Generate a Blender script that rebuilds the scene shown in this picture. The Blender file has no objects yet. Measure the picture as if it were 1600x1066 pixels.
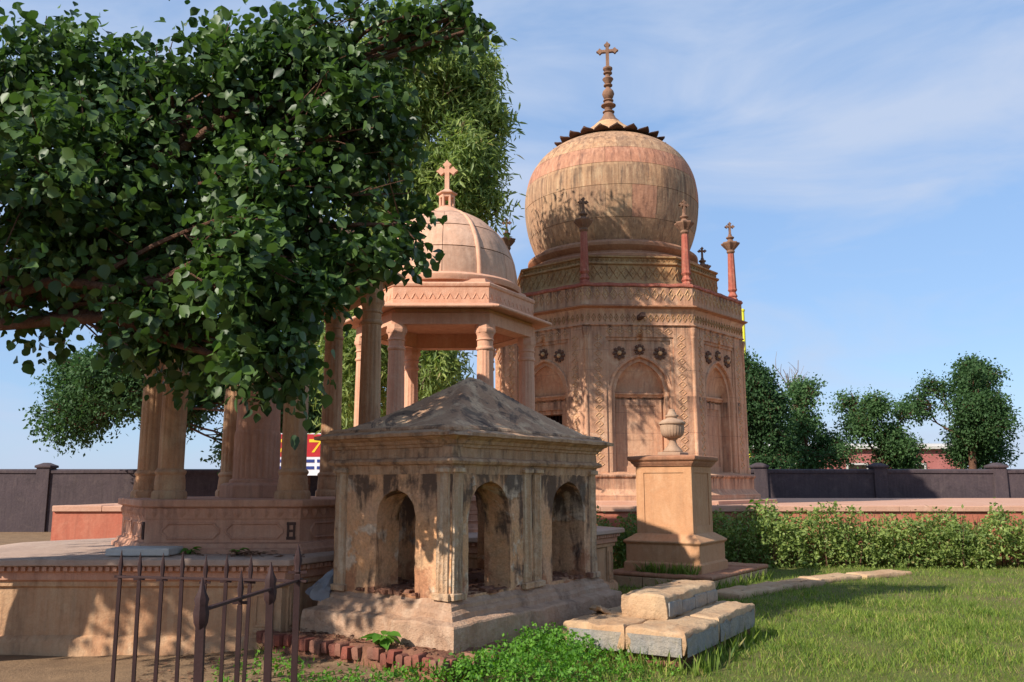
import bpy, bmesh, math, random
import numpy as np
from mathutils import Vector, Matrix, noise as mnoise

R = math.radians
random.seed(7)
rng = np.random.default_rng(11)
sc = bpy.context.scene
COL = sc.collection

# ------------------------------------------------------------------ camera
cam = bpy.data.cameras.new('camera')
cam.lens = 36 * 1350 / 1600
cam.sensor_width = 36
cam.shift_x = 18 / 1600
cam.clip_start = 0.05
cam.clip_end = 2000
camo = bpy.data.objects.new('camera', cam)
COL.objects.link(camo)
camo.location = (0, 0, 1.6)
camo.rotation_euler = (R(90) + math.atan(226 / 1350), 0, 0)
sc.camera = camo

# ------------------------------------------------------------------ light
SUN_AZ, SUN_EL = 51.0, 34.0          # azimuth from -Y (behind the camera) towards -X (left)
sdir = Vector((-math.sin(R(SUN_AZ)) * math.cos(R(SUN_EL)), -math.cos(R(SUN_AZ)) * math.cos(R(SUN_EL)), math.sin(R(SUN_EL))))
world = bpy.data.worlds.new('World')
sc.world = world
world.use_nodes = True
wn, wl = world.node_tree.nodes, world.node_tree.links
wn.clear()
wout = wn.new('ShaderNodeOutputWorld')
wbg = wn.new('ShaderNodeBackground')
sky = wn.new('ShaderNodeTexSky')
sky.sky_type = 'NISHITA'
sky.sun_disc = False
sky.sun_elevation = R(SUN_EL)
sky.sun_rotation = math.atan2(sdir.x, sdir.y)
sky.air_density = 1.0
sky.dust_density = 0.4
sky.ozone_density = 2.5
wbg.inputs['Strength'].default_value = 0.128
# thin high cloud streaks across the whole sky
tc = wn.new('ShaderNodeTexCoord')
mp = wn.new('ShaderNodeMapping')
mp.inputs['Scale'].default_value = (1.3, 1.3, 4.5)
mp.inputs['Rotation'].default_value = (R(14), R(-18), R(20))
n1 = wn.new('ShaderNodeTexNoise')
n1.inputs['Scale'].default_value = 2.6
n1.inputs['Detail'].default_value = 7
n1.inputs['Roughness'].default_value = 0.55
n1.inputs['Distortion'].default_value = 0.5
cr = wn.new('ShaderNodeValToRGB')
cr.color_ramp.elements[0].position = 0.40
cr.color_ramp.elements[0].color = (0.0, 0.0, 0.0, 1)
cr.color_ramp.elements[1].position = 0.70
cr.color_ramp.elements[1].color = (0.85, 0.85, 0.85, 1)
mx = wn.new('ShaderNodeMix')
mx.data_type = 'RGBA'
mx.inputs['B'].default_value = (2.05, 2.4, 3.1, 1)
wl.new(tc.outputs['Generated'], mp.inputs['Vector'])
wl.new(mp.outputs['Vector'], n1.inputs['Vector'])
wl.new(n1.outputs['Fac'], cr.inputs['Fac'])
wl.new(cr.outputs['Color'], mx.inputs['Factor'])
veil = wn.new('ShaderNodeMix')
veil.data_type = 'RGBA'
veil.inputs['Factor'].default_value = 0.78
veil.inputs['B'].default_value = (0.98, 1.58, 2.65, 1)
wl.new(sky.outputs['Color'], veil.inputs['A'])
wl.new(veil.outputs['Result'], mx.inputs['A'])
wl.new(mx.outputs['Result'], wbg.inputs['Color'])
wl.new(wbg.outputs['Background'], wout.inputs['Surface'])

sun = bpy.data.lights.new('sun', 'SUN')
sun.energy = 3.2
sun.angle = R(0.55)
sun.color = (1.0, 0.92, 0.82)
suno = bpy.data.objects.new('sun', sun)
COL.objects.link(suno)
suno.rotation_euler = (-sdir).to_track_quat('-Z', 'Y').to_euler()

vs = sc.view_settings
vs.view_transform = 'Standard'
vs.look = 'None'
vs.gamma = 1
vs.use_curve_mapping = False
vs.exposure = 1.12
sc.cycles.use_denoising = True

# ------------------------------------------------------------------ materials
def srgb(h):
    c = [int(h[i:i + 2], 16) / 255 for i in (0, 2, 4)]
    return tuple(x / 12.92 if x <= .04045 else ((x + .055) / 1.055) ** 2.4 for x in c) + (1,)

class NT:
    """small helper around a material's node tree"""
    def __init__(s, name):
        s.m = bpy.data.materials.new(name)
        s.m.use_nodes = True
        s.n = s.m.node_tree.nodes
        s.l = s.m.node_tree.links
        s.b = s.n['Principled BSDF']
        s.geo = s.n.new('ShaderNodeNewGeometry')
    def noise(s, scale, detail=5, rough=.55, stretch=None, dist=0.0, off=0.0):
        v = s.geo.outputs['Position']
        mp_ = s.n.new('ShaderNodeMapping')
        mp_.inputs['Scale'].default_value = stretch or (1, 1, 1)
        mp_.inputs['Location'].default_value = (off, off * .7, off * 1.3)
        s.l.new(v, mp_.inputs['Vector'])
        t = s.n.new('ShaderNodeTexNoise')
        t.inputs['Scale'].default_value = scale
        t.inputs['Detail'].default_value = detail
        t.inputs['Roughness'].default_value = rough
        t.inputs['Distortion'].default_value = dist
        s.l.new(mp_.outputs['Vector'], t.inputs['Vector'])
        return t.outputs['Fac']
    def ramp(s, f, a, b, lo=0.0, hi=1.0):
        r = s.n.new('ShaderNodeMapRange')
        r.inputs['From Min'].default_value = a
        r.inputs['From Max'].default_value = b
        r.inputs['To Min'].default_value = lo
        r.inputs['To Max'].default_value = hi
        s.l.new(f, r.inputs['Value'])
        return r.outputs['Result']
    def mix(s, f, a, b, mode='MIX'):
        m_ = s.n.new('ShaderNodeMix')
        m_.data_type = 'RGBA'
        m_.blend_type = mode
        for k, v in (('Factor', f), ('A', a), ('B', b)):
            if isinstance(v, bpy.types.NodeSocket):
                s.l.new(v, m_.inputs[k])
            else:
                m_.inputs[k].default_value = v
        return m_.outputs['Result']
    def math(s, op, a, b):
        m_ = s.n.new('ShaderNodeMath')
        m_.operation = op
        for k, v in ((0, a), (1, b)):
            if isinstance(v, bpy.types.NodeSocket):
                s.l.new(v, m_.inputs[k])
            else:
                m_.inputs[k].default_value = v
        return m_.outputs[0]
    def bump(s, h, dist, strength=1.0, prev=None):
        b = s.n.new('ShaderNodeBump')
        b.inputs['Distance'].default_value = dist
        b.inputs['Strength'].default_value = strength
        s.l.new(h, b.inputs['Height'])
        if prev:
            s.l.new(prev, b.inputs['Normal'])
        return b.outputs['Normal']
    def rand(s):
        o = s.n.new('ShaderNodeObjectInfo')
        return o.outputs['Random']
    def color(s, c):
        s.l.new(c, s.b.inputs['Base Color'])
    def normal(s, n):
        s.l.new(n, s.b.inputs['Normal'])

def stone(name, base, alt, pale, stain, stain_amt=.5, streak_amt=.4, patch=1.0, grain=70, bump=.004,
          rough=.9, objvar=0.0, tint2=None, pale_amt=.5, course=0.0, runoff=(), run_amt=.85):
    """weathered sandstone or lime plaster; colours vary by big patches, run-off streaks and fine grain"""
    t = NT(name)
    c = t.mix(t.ramp(t.noise(.9 * patch, 4), .35, .65), srgb(base), srgb(alt))
    c = t.mix(t.ramp(t.noise(2.6 * patch, 6, .6, dist=.6, off=5), .54, .72, 0, pale_amt), c, srgb(pale))
    if objvar:
        rn = t.rand()
        c = t.mix(t.ramp(rn, 0, 1, 0, objvar), c, srgb(tint2 or pale))
        c = t.mix(t.ramp(t.math('FRACT', t.math('MULTIPLY', rn, 7.3), 0), .0, 1, 0, .35), c, srgb(stain))
    st = t.noise(3.2, 6, .62, (2.4, 2.4, .28), .4, off=2)
    c = t.mix(t.ramp(st, .53, .72, 0, streak_amt), c, srgb(stain))
    st2 = t.noise(9.0, 5, .6, (1.5, 1.5, .12), .2, off=17)
    c = t.mix(t.ramp(st2, .52, .68, 0, streak_amt * .6), c, srgb(stain))
    c = t.mix(t.ramp(st2, .46, .34, 0, streak_amt * .5), c, srgb(pale))
    bl = t.noise(1.7 * patch, 8, .68, dist=.8, off=9)
    c = t.mix(t.ramp(bl, .54, .70, 0, stain_amt), c, srgb(stain))
    g = t.noise(grain, 4, .65)
    c = t.mix(t.ramp(g, .3, .7, .0, .22), c, srgb(stain))
    g2 = t.noise(grain * .22, 5, .6, off=3)
    c = t.mix(t.ramp(g2, .45, .75, 0, .22), c, srgb(pale))
    for zt_, ln_ in runoff:      # rain streaks running down from a ledge
        sz_ = t.n.new('ShaderNodeSeparateXYZ')
        t.l.new(t.geo.outputs['Position'], sz_.inputs[0])
        m1 = t.ramp(sz_.outputs['Z'], zt_ - ln_, zt_)
        m2 = t.ramp(sz_.outputs['Z'], zt_ + .03, zt_ + .01)
        sk_ = t.noise(6.0, 6, .65, (1.5, 1.5, .10), .2, off=zt_)
        c = t.mix(t.math('MULTIPLY', t.math('MULTIPLY', m1, m2), t.ramp(sk_, .44, .62, 0, run_amt)), c, srgb('4a3a34'))
    jt = None
    if course:      # hairline bed joints between stone courses
        sx = t.n.new('ShaderNodeSeparateXYZ')
        t.l.new(t.geo.outputs['Position'], sx.inputs[0])
        fr_z = t.math('FRACT', t.math('DIVIDE', t.math('ADD', sx.outputs['Z'], t.math('MULTIPLY', t.noise(6, 2), .012)), course), 0)
        jt = t.ramp(t.math('ABSOLUTE', t.math('SUBTRACT', fr_z, .5), 0), .484, .497)
        c = t.mix(t.math('MULTIPLY', jt, t.ramp(t.noise(3, 3, off=8), .4, .6, .15, .7)), c, srgb(stain))
    t.color(c)
    t.b.inputs['Roughness'].default_value = rough
    t.b.inputs['Specular IOR Level'].default_value = .18
    h = t.math('ADD', t.math('MULTIPLY', t.noise(11, 6, .65, off=4), 1.0), t.math('MULTIPLY', g, .25))
    t.normal(t.bump(h, bump * 3, .9))
    return t.m

MAT = {}
MAT['tomb'] = stone('weathered red sandstone', 'c4906f', 'c89b7a', 'dcb998', '74534a', .40, .55, bump=.005, pale_amt=.75, course=.46, runoff=((5.13, .7), (1.80, .4), (6.03, .45), (3.54, .5)))
for nm_, c_ in (('buff', ('c99870', 'c1926c', 'dcb892', '70594c', 'b4906f')), ('pink', ('c8886a', 'c28264', 'd8a486', '76564a', 'c09272')), ('olive', ('b38f6c', 'b58a68', 'ceb08c', '625247', 'bf9474'))):
    MAT['tomb_panel_' + nm_] = stone('dome sandstone ' + nm_, c_[0], c_[1], c_[2], c_[3], .36, 1.0, bump=.004, objvar=.6, tint2=c_[4], runoff=((10.6, 1.6), (9.2, 1.4)), run_amt=.5)
MAT['carve'] = stone('carved sandstone', 'c69e72', 'c0906c', 'd8be94', '6c5244', .35, .4, patch=1.6)
MAT['carve_light'] = stone('carved buff sandstone', 'ad8a60', 'a5774f', 'c8ac7e', '54433a', .6, .5, patch=2.2)
MAT['dark_stone'] = stone('blackened sandstone', '5a4138', '4a3a36', '7c5c48', '2c2726', .5, .4, patch=2)
MAT['finial_stone'] = stone('weathered finial stone', '8d6a55', '7d5c4a', 'a98a6e', '463832', .5, .4, patch=3)
MAT['rosette_stone'] = stone('weathered rosette stone', '745546', '664a3e', '8f6e58', '3a2e2a', .5, .4, patch=3)
MAT['urn_stone'] = stone('grey buff urn stone', 'b0937a', 'a5866e', 'c2a98e', '6a584c', .25, .3, bump=.003)
MAT['red_stone'] = stone('red sandstone', 'ab6250', 'a05546', 'c58a70', '5e4038', .4, .55, patch=3, pale_amt=.8)
MAT['pink_stone'] = stone('pink sandstone', 'd3a184', 'cc9678', 'e2bda2', '8a6250', .12, .28, bump=.003, pale_amt=.4)
MAT['pink_panel'] = stone('pink dome sandstone', 'd8ac90', 'd2a184', 'e4c2a8', '8c7262', .16, .5, bump=.003, objvar=.4, tint2='bd8a69')
MAT['podium'] = stone('podium sandstone', 'c69478', 'be8a6e', 'd4ab90', '6b4e45', .34, .45, bump=.005)
MAT['podium_buff'] = stone('podium buff stone', 'bd9672', 'b68460', 'ccb18e', '69503f', .48, .55, bump=.006)
MAT['podium_top'] = stone('dusty podium top', 'ab9282', 'b59a88', 'c4ae9c', '74645a', .4, .1, bump=.004)
MAT['plaster'] = stone('stained lime plaster', 'b57c4b', 'b98a5c', 'cdb595', '4a3a33', .62, .55, patch=1.5, bump=.010, pale_amt=.6)
def kiosk_plaster(name, amt):
    """ochre lime wash, flaked pale patches, black run-off mould below the cornice, reddish bare plaster low down"""
    t = NT(name)
    c = t.mix(t.ramp(t.noise(1.6, 5, .6), .38, .62), srgb('d09a6c'), srgb('c69c7a'))
    c = t.mix(t.ramp(t.noise(4.2, 7, .62, dist=.5, off=3), .50, .60, 0, .55), c, srgb('bf9a74'))
    c = t.mix(t.ramp(t.noise(2.6, 5, .55, dist=.3, off=12), .57, .61, 0, .7), c, srgb('cdbaa2'))
    sx = t.n.new('ShaderNodeSeparateXYZ')
    t.l.new(t.geo.outputs['Position'], sx.inputs[0])
    low = t.ramp(sx.outputs['Z'], 1.15, .65, -.10, .12)
    c = t.mix(t.ramp(t.math('ADD', t.noise(3.5, 6, .6, off=7), low), .55, .62, 0, .75), c, srgb('a06a4c'))
    hi = t.ramp(sx.outputs['Z'], 1.0, 1.85, -.07, .07)
    run = t.math('ADD', t.math('MULTIPLY', t.noise(5.0, 6, .65, (1.6, 1.6, .30), .3, off=2), .5), t.math('MULTIPLY', t.noise(2.4, 6, .65, dist=.6, off=21), .5))
    c = t.mix(t.ramp(t.math('ADD', run, hi), .46, .55, 0, amt), c, srgb('3b322f'))
    c = t.mix(t.ramp(t.noise(38, 5, .7), .42, .7, 0, .4), c, srgb('5a4435'))
    t.color(c)
    t.b.inputs['Roughness'].default_value = .93
    t.b.inputs['Specular IOR Level'].default_value = .15
    h = t.math('ADD', t.noise(7, 7, .65, off=4), t.math('MULTIPLY', t.ramp(t.noise(2.6, 5, .55, dist=.3, off=12), .57, .61), .25))
    t.normal(t.bump(h, .035, .9))
    return t.m
MAT['plaster'] = kiosk_plaster('stained lime plaster', .85)
MAT['plaster_dark'] = stone('mouldy plaster cornice', 'ba9474', 'ac8464', 'd0b494', '3c322f', .88, .7, patch=2.6, bump=.010)
def roof_plaster():
    t = NT('lichen roof plaster')
    c = t.mix(t.ramp(t.noise(1.5, 5, .6), .4, .6), srgb('b89272'), srgb('a88062'))
    c = t.mix(t.ramp(t.noise(3.0, 7, .62, dist=1.0, off=3), .50, .60, 0, .7), c, srgb('d8b48e'))
    c = t.mix(t.ramp(t.noise(2.0, 8, .66, (1.3, .7, 1), 1.4, off=14), .52, .59, 0, .75), c, srgb('50443e'))
    c = t.mix(t.ramp(t.noise(6.0, 7, .7, dist=.8, off=31), .56, .66, 0, .75), c, srgb('3c3330'))
    c = t.mix(t.ramp(t.noise(50, 5, .7), .42, .7, 0, .45), c, srgb('544a46'))
    t.color(c)
    t.b.inputs['Roughness'].default_value = .93
    t.b.inputs['Specular IOR Level'].default_value = .15
    t.normal(t.bump(t.math('ADD', t.noise(7, 7, .65, off=4), t.math('MULTIPLY', t.noise(40, 5, .7), .25)), .03, .9))
    return t.m
MAT['roof'] = roof_plaster()
MAT['flake'] = stone('flaking plaster pilaster', 'c39a74', 'bd9f80', 'd8c6ac', '54423a', .6, .8, patch=2.6, bump=.014, pale_amt=.6)
MAT['plinth'] = stone('dusty plinth plaster', 'b8967c', 'a98468', 'cbb298', '5f4d42', .6, .35, patch=1.8, bump=.014)
MAT['rubble'] = stone('earth rubble', '8a5f4a', '77503f', 'a67f63', '4e382e', .5, .0, patch=4, bump=.02)
MAT['ped'] = stone('pedestal sandstone', 'c3946c', 'bd8a63', 'd1a984', '7d5b45', .12, .25, bump=.003)
MAT['ped_edge'] = stone('pedestal moulding', 'b08060', 'a06d52', 'c89d7a', '56413a', .4, .35, bump=.004)
MAT['slab'] = stone('tomb slab stone', 'c0a07c', 'b28a66', 'd0b694', '6a5e54', .3, .2, patch=2, bump=.009)
MAT['slab_grey'] = stone('blue grey slab edge', '8c8b87', 'a08e7a', 'b5a48c', '55555a', .55, .25, patch=2.4, bump=.012)
MAT['brick'] = stone('old red brick', '8a4a3a', '7a3e33', 'a56a54', '4a3834', .4, .2, patch=6, bump=.008, objvar=.75, tint2='93705c')
MAT['terrace_top'] = stone('terrace paving', 'c59a82', 'bd8f76', 'd3ad94', '94705f', .25, 0, bump=.003)
MAT['terrace_wall'] = stone('terrace red wall', 'b5654f', 'b8745c', 'c98b70', '7d4a3e', .25, .3, bump=.004)
MAT['boundary'] = stone('dark boundary wall', '54484a', '4a4042', '6a5c58', '322c2e', .4, .4)
MAT['white'] = stone('whitewashed stone', 'c9c5be', 'bdb7ae', 'd8d5cf', '8c857c', .2, .2)
MAT['interior_shade'] = stone('painted interior shade', '3a2a24', '33251f', '40302a', '241c18', .2, .0)  # dark colour stands in for the shade inside the doorway and windows

def flat(name, hexc, rough=.6, metal=0.0, spec=.3, var=.15):
    t = NT(name)
    n = t.noise(9, 5)
    d = tuple(x * .55 for x in srgb(hexc)[:3]) + (1,)
    t.color(t.mix(t.ramp(n, .4, .7, 0, var * 2), srgb(hexc), d))
    t.b.inputs['Roughness'].default_value = rough
    t.b.inputs['Metallic'].default_value = metal
    t.b.inputs['Specular IOR Level'].default_value = spec
    t.normal(t.bump(t.noise(60, 4), .003, .5))
    return t.m
MAT['iron'] = flat('rusted iron', '3a2624', .7, .15, .3, .3)
MAT['sign_red'] = flat('red sign paint', 'ac262c', .5)
MAT['sign_white'] = flat('white sign paint', 'd5d7dc', .5)
MAT['sign_yellow'] = flat('yellow sign paint', 'e3b92c', .5)
MAT['sign_blue'] = flat('blue sign paint', '2a3a78', .5)
MAT['yellow_post'] = flat('yellow post paint', 'd8cf3a', .6)
MAT['sack'] = flat('grey plastic sack', '6f7075', .45, 0, .4, .4)
MAT['bark'] = stone('bark', '6a4a3a', '5c4234', '8a6a52', '33261f', .4, .5, patch=4, bump=.02)
MAT['bark_pale'] = stone('pale bark', '8a755f', '7c6854', 'a08a72', '4a3d32', .4, .5, patch=4, bump=.02)
MAT['far_building'] = stone('far pink building', 'b5716a', 'a9655f', 'c48a82', '6e4642', .2, .2)

def leaf_mat(name, dark, light, dry=None, rough=.42, trans=.35, spec=.45, dry_amt=.0):
    t = NT(name)
    a = t.n.new('ShaderNodeAttribute')
    a.attribute_name = 'tint'
    f = a.outputs['Fac']
    c = t.mix(f, srgb(dark), srgb(light))
    if dry:
        c = t.mix(t.ramp(f, 1 - dry_amt, 1 - dry_amt + .02), c, srgb(dry))
    c = t.mix(t.ramp(t.noise(1.1, 3), .35, .65, 0, .35), c, srgb(dark))
    t.color(c)
    t.b.inputs['Roughness'].default_value = rough
    t.b.inputs['Specular IOR Level'].default_value = spec
    tr = t.n.new('ShaderNodeBsdfTranslucent')
    hs = t.n.new('ShaderNodeHueSaturation')
    hs.inputs['Saturation'].default_value = 1.15
    hs.inputs['Value'].default_value = 1.5
    t.l.new(c, hs.inputs['Color'])
    t.l.new(hs.outputs['Color'], tr.inputs['Color'])
    ms = t.n.new('ShaderNodeMixShader')
    ms.inputs['Fac'].default_value = trans
    t.l.new(t.b.outputs[0], ms.inputs[1])
    t.l.new(tr.outputs[0], ms.inputs[2])
    t.l.new(ms.outputs[0], t.n['Material Output'].inputs['Surface'])
    return t.m
MAT['leaf_near'] = leaf_mat('round glossy leaves', '22381d', '5f7a3c', 'a89658', .45, .28, .34, .025)
MAT['leaf_willow'] = leaf_mat('narrow drooping leaves', '4f6a38', 'adb96c', 'b8ac70', .5, .42, .3, .08)
MAT['leaf_far'] = leaf_mat('far foliage', '2c4628', '587544', None, .6, .3, .2)
MAT['leaf_hedge'] = leaf_mat('hedge leaves', '3f5a28', '9eac5e', 'b4aa70', .5, .34, .3, .12)
MAT['leaf_weed'] = leaf_mat('clover weeds', '3f6a24', '7fae42', None, .55, .4, .25)
MAT['grass'] = leaf_mat('grass', '4c662a', '9aa84c', 'b0a068', .6, .38, .2, .10)
MAT['leaf_dry'] = leaf_mat('fallen leaves', '5a4032', '8e6c50', None, .7, .1, .2)
MAT['bougain'] = leaf_mat('pink blossom', '8a3f48', 'b8606a', '5c7a45', .6, .3, .2, .3)

def ground_mat():
    t = NT('lawn and bare earth')
    big = t.noise(.45, 6, .6)
    mid = t.noise(3.5, 6, .65, off=3)
    fine = t.noise(45, 5, .7)
    earth = t.mix(t.ramp(mid, .35, .65), srgb('7d6650'), srgb('94795d'))
    earth = t.mix(t.ramp(fine, .4, .7, 0, .5), earth, srgb('5b4838'))
    grass = t.mix(t.ramp(mid, .3, .7), srgb('5f6638'), srgb('77703f'))
    grass = t.mix(t.ramp(fine, .35, .7, 0, .6), grass, srgb('39491f'))
    # lawn to the right of the graves, trodden earth on the left
    sx = t.n.new('ShaderNodeSeparateXYZ')
    t.l.new(t.geo.outputs['Position'], sx.inputs[0])
    side = t.ramp(sx.outputs['X'], -1.2, .6, -.28, .22)
    f = t.ramp(t.math('ADD', t.math('ADD', t.math('MULTIPLY', big, .5), t.math('MULTIPLY', mid, .5)), side), .52, .72)
    t.color(t.mix(f, earth, grass))
    t.b.inputs['Roughness'].default_value = .95
    t.b.inputs['Specular IOR Level'].default_value = .1
    t.normal(t.bump(t.math('ADD', mid, t.math('MULTIPLY', fine, .5)), .03, .8))
    return t.m
MAT['ground'] = ground_mat()

# ------------------------------------------------------------------ mesh helpers
def disp(p, amp, sc_=6.0, seed=0.0):
    q = Vector((p[0] * sc_ + seed, p[1] * sc_ - seed, p[2] * sc_ + 2 * seed))
    a = mnoise.noise_vector(q)
    b = mnoise.noise_vector(q * 3.1)
    return (p[0] + amp * (a.x + .45 * b.x), p[1] + amp * (a.y + .45 * b.y), p[2] + amp * (a.z + .45 * b.z))

class MB:
    def __init__(s):
        s.v = []
        s.f = []
    def add(s, vs_, fs_):
        o = len(s.v)
        s.v += [tuple(p) for p in vs_]
        s.f += [tuple(i + o for i in f) for f in fs_]
        return s
    def box(s, x0, x1, y0, y1, z0, z1, ch=0.0):
        if ch <= 0:
            s.add([(x0, y0, z0), (x1, y0, z0), (x1, y1, z0), (x0, y1, z0), (x0, y0, z1), (x1, y0, z1), (x1, y1, z1), (x0, y1, z1)],
                  [(3, 2, 1, 0), (4, 5, 6, 7), (0, 1, 5, 4), (1, 2, 6, 5), (2, 3, 7, 6), (3, 0, 4, 7)])
        else:
            s.sweep([(x0, y0), (x1, y0), (x1, y1), (x0, y1)], [(-ch, z0), (0, z0 + ch), (0, z1 - ch), (-ch, z1)], cap0=True, cap1=True)
        return s
    def sweep(s, poly, prof, seg=None, cap0=False, cap1=False):
        """profile [(offset outwards, z)] carried round a convex counter-clockwise polygon with mitred corners"""
        n = len(poly)
        P_ = [Vector(p) for p in poly]
        rings = []
        for off, z in prof:
            cs = []
            for i in range(n):
                a, b, c = P_[i - 1], P_[i], P_[(i + 1) % n]
                d1 = (b - a).normalized()
                d2 = (c - b).normalized()
                n1_ = Vector((d1.y, -d1.x))
                n2_ = Vector((d2.y, -d2.x))
                m_ = (n1_ + n2_)
                m_ = m_ / m_.length_squared * 2
                cs.append(b + m_ * off)
            ring = []
            for i in range(n):
                a, b = cs[i], cs[(i + 1) % n]
                k = 1 if not seg else max(1, int(round((P_[(i + 1) % n] - P_[i]).length / seg)))
                for j in range(k):
                    q = a.lerp(b, j / k)
                    ring.append((q.x, q.y, z))
            rings.append(ring)
        m_ = len(rings[0])
        vs_ = [p for r_ in rings for p in r_]
        fs_ = []
        for r_ in range(len(rings) - 1):
            for i in range(m_):
                j = (i + 1) % m_
                fs_.append((r_ * m_ + i, r_ * m_ + j, (r_ + 1) * m_ + j, (r_ + 1) * m_ + i))
        if cap0:
            fs_.append(tuple(reversed(range(m_))))
        if cap1:
            fs_.append(tuple(range((len(rings) - 1) * m_, len(rings) * m_)))
        return s.add(vs_, fs_)
    def ngon(s, n, prof, phi=0.0, cx=0.0, cy=0.0, cap0=False, cap1=False, seg=None):
        """profile [(circumradius, z)] of a regular n-gon with one face square to -Y"""
        st = math.pi / n
        k = math.cos(st)
        R0 = 1.0
        poly = [(cx + R0 * math.sin(phi + st + 2 * st * i), cy - R0 * math.cos(phi + st + 2 * st * i)) for i in range(n)]
        return s.sweep(poly, [((r_ - R0) * k, z) for r_, z in prof], seg, cap0, cap1)
    def lathe(s, prof, n=24, cx=0.0, cy=0.0, mod=None, cap0=True, cap1=True, a0=0.0):
        vs_ = []
        for j, (r_, z) in enumerate(prof):
            for i in range(n):
                a = a0 + 2 * math.pi * i / n
                rr = r_ if mod is None else mod(r_, a, z, j)
                vs_.append((cx + rr * math.cos(a), cy + rr * math.sin(a), z))
        fs_ = []
        for j in range(len(prof) - 1):
            for i in range(n):
                k = (i + 1) % n
                fs_.append((j * n + i, j * n + k, (j + 1) * n + k, (j + 1) * n + i))
        if cap0:
            fs_.append(tuple(reversed(range(n))))
        if cap1:
            fs_.append(tuple(range((len(prof) - 1) * n, len(prof) * n)))
        return s.add(vs_, fs_)
    def tube(s, path, rad, n=7):
        """tapered tube along a 3D path"""
        P_ = [Vector(p) for p in path]
        up = Vector((.3, .2, 1)).normalized()
        vs_ = []
        for i, p in enumerate(P_):
            d = (P_[min(i + 1, len(P_) - 1)] - P_[max(i - 1, 0)]).normalized()
            x = d.cross(up)
            if x.length < .05:
                x = d.cross(Vector((1, 0, 0)))
            x.normalize()
            y = d.cross(x)
            for k in range(n):
                a = 2 * math.pi * k / n
                vs_.append(p + (x * math.cos(a) + y * math.sin(a)) * rad[i])
        fs_ = []
        for i in range(len(P_) - 1):
            for k in range(n):
                j = (k + 1) % n
                fs_.append((i * n + k, i * n + j, (i + 1) * n + j, (i + 1) * n + k))
        fs_.append(tuple(reversed(range(n))))
        fs_.append(tuple(range((len(P_) - 1) * n, len(P_) * n)))
        return s.add(vs_, fs_)
    def plate(s, x0, x1, z0, z1, y, ops=(), depth=0.0, step=.25, flip=False, sill=True):
        """wall sheet in the XZ plane at y; ops = (xl, xr, zb, hi(x)); reveals go back by depth"""
        xs = {x0, x1}
        zs = {z0, z1}
        for xl, xr, zb, hi in ops:
            k = 14
            xs |= {xl + (xr - xl) * i / k for i in range(k + 1)}
            zs |= {zb, hi(xl)}
        def fill(v, st):
            v = sorted(v)
            out = [v[0]]
            for a, b in zip(v, v[1:]):
                k = max(1, int(round((b - a) / st)))
                out += [a + (b - a) * i / k for i in range(1, k + 1)]
            return out
        xs = fill(xs, step)
        zs = [z for z in fill(zs, step) if z0 - 1e-9 <= z <= z1 + 1e-9]
        def col(xa, xb, la, lb, ha, hb):
            if ha - la < 1e-6 and hb - lb < 1e-6:
                return
            inner = [z for z in zs if z > max(la, lb) + 1e-6 and z < min(ha, hb) - 1e-6]
            A = [la] + inner + [ha]
            B = [lb] + inner + [hb]
            vs_ = [(xa, y, z) for z in A] + [(xb, y, z) for z in B]
            m_ = len(A)
            for i in range(m_ - 1):
                f = (i, m_ + i, m_ + i + 1, i + 1)
                s.add([vs_[q] for q in (f[::-1] if flip else f)], [(0, 1, 2, 3)])
        for xa, xb in zip(xs, xs[1:]):
            xm = (xa + xb) / 2
            o = next((q for q in ops if q[0] < xm < q[1]), None)
            if o is None:
                col(xa, xb, z0, z0, z1, z1)
            else:
                if o[2] > z0 + 1e-6:
                    col(xa, xb, z0, z0, o[2], o[2])
                col(xa, xb, o[3](xa), o[3](xb), z1, z1)
        if depth:
            for xl, xr, zb, hi in ops:
                pts = [(xl, z) for z in zs if zb - 1e-6 <= z < hi(xl) - 1e-6]
                k = 20
                pts += [(xl + (xr - xl) * i / k, hi(xl + (xr - xl) * i / k)) for i in range(k + 1)]
                pts += [(xr, z) for z in reversed(zs) if zb - 1e-6 <= z < hi(xr) - 1e-6]
                if sill:
                    pts.append(pts[0])
                nd = max(1, int(abs(depth) / step))
                for (xa, za), (xb, zb_) in zip(pts, pts[1:]):
                    for d in range(nd):
                        ya, yb = y + depth * d / nd, y + depth * (d + 1) / nd
                        q = [(xa, ya, za), (xb, ya, zb_), (xb, yb, zb_), (xa, yb, za)]
                        s.add(q if not flip else q[::-1], [(0, 1, 2, 3)])
        return s
    def xf(s, M):
        s.v = [tuple(M @ Vector(p)) for p in s.v]
        return s
    def noise(s, amp, scale=6.0, seed=0.0):
        s.v = [disp(p, amp, scale, seed) for p in s.v]
        return s
    def mesh(s, name, mat, smooth=True, weld=True, angle=38):
        me = bpy.data.meshes.new(name)
        me.from_pydata(s.v, [], s.f)
        if weld:
            bm = bmesh.new()
            bm.from_mesh(me)
            bmesh.ops.remove_doubles(bm, verts=bm.verts, dist=1e-4)
            bmesh.ops.recalc_face_normals(bm, faces=bm.faces)
            bm.to_mesh(me)
            bm.free()
        if smooth:
            me.polygons.foreach_set('use_smooth', [True] * len(me.polygons))
            me.set_sharp_from_angle(angle=R(angle))
        me.materials.append(MAT[mat] if isinstance(mat, str) else mat)
        return me
    def build(s, name, mat, parent=None, smooth=True, weld=True, bevel=0.0, angle=38):
        return put(name, s.mesh(name, mat, smooth, weld, angle), parent, bevel=bevel)

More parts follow.
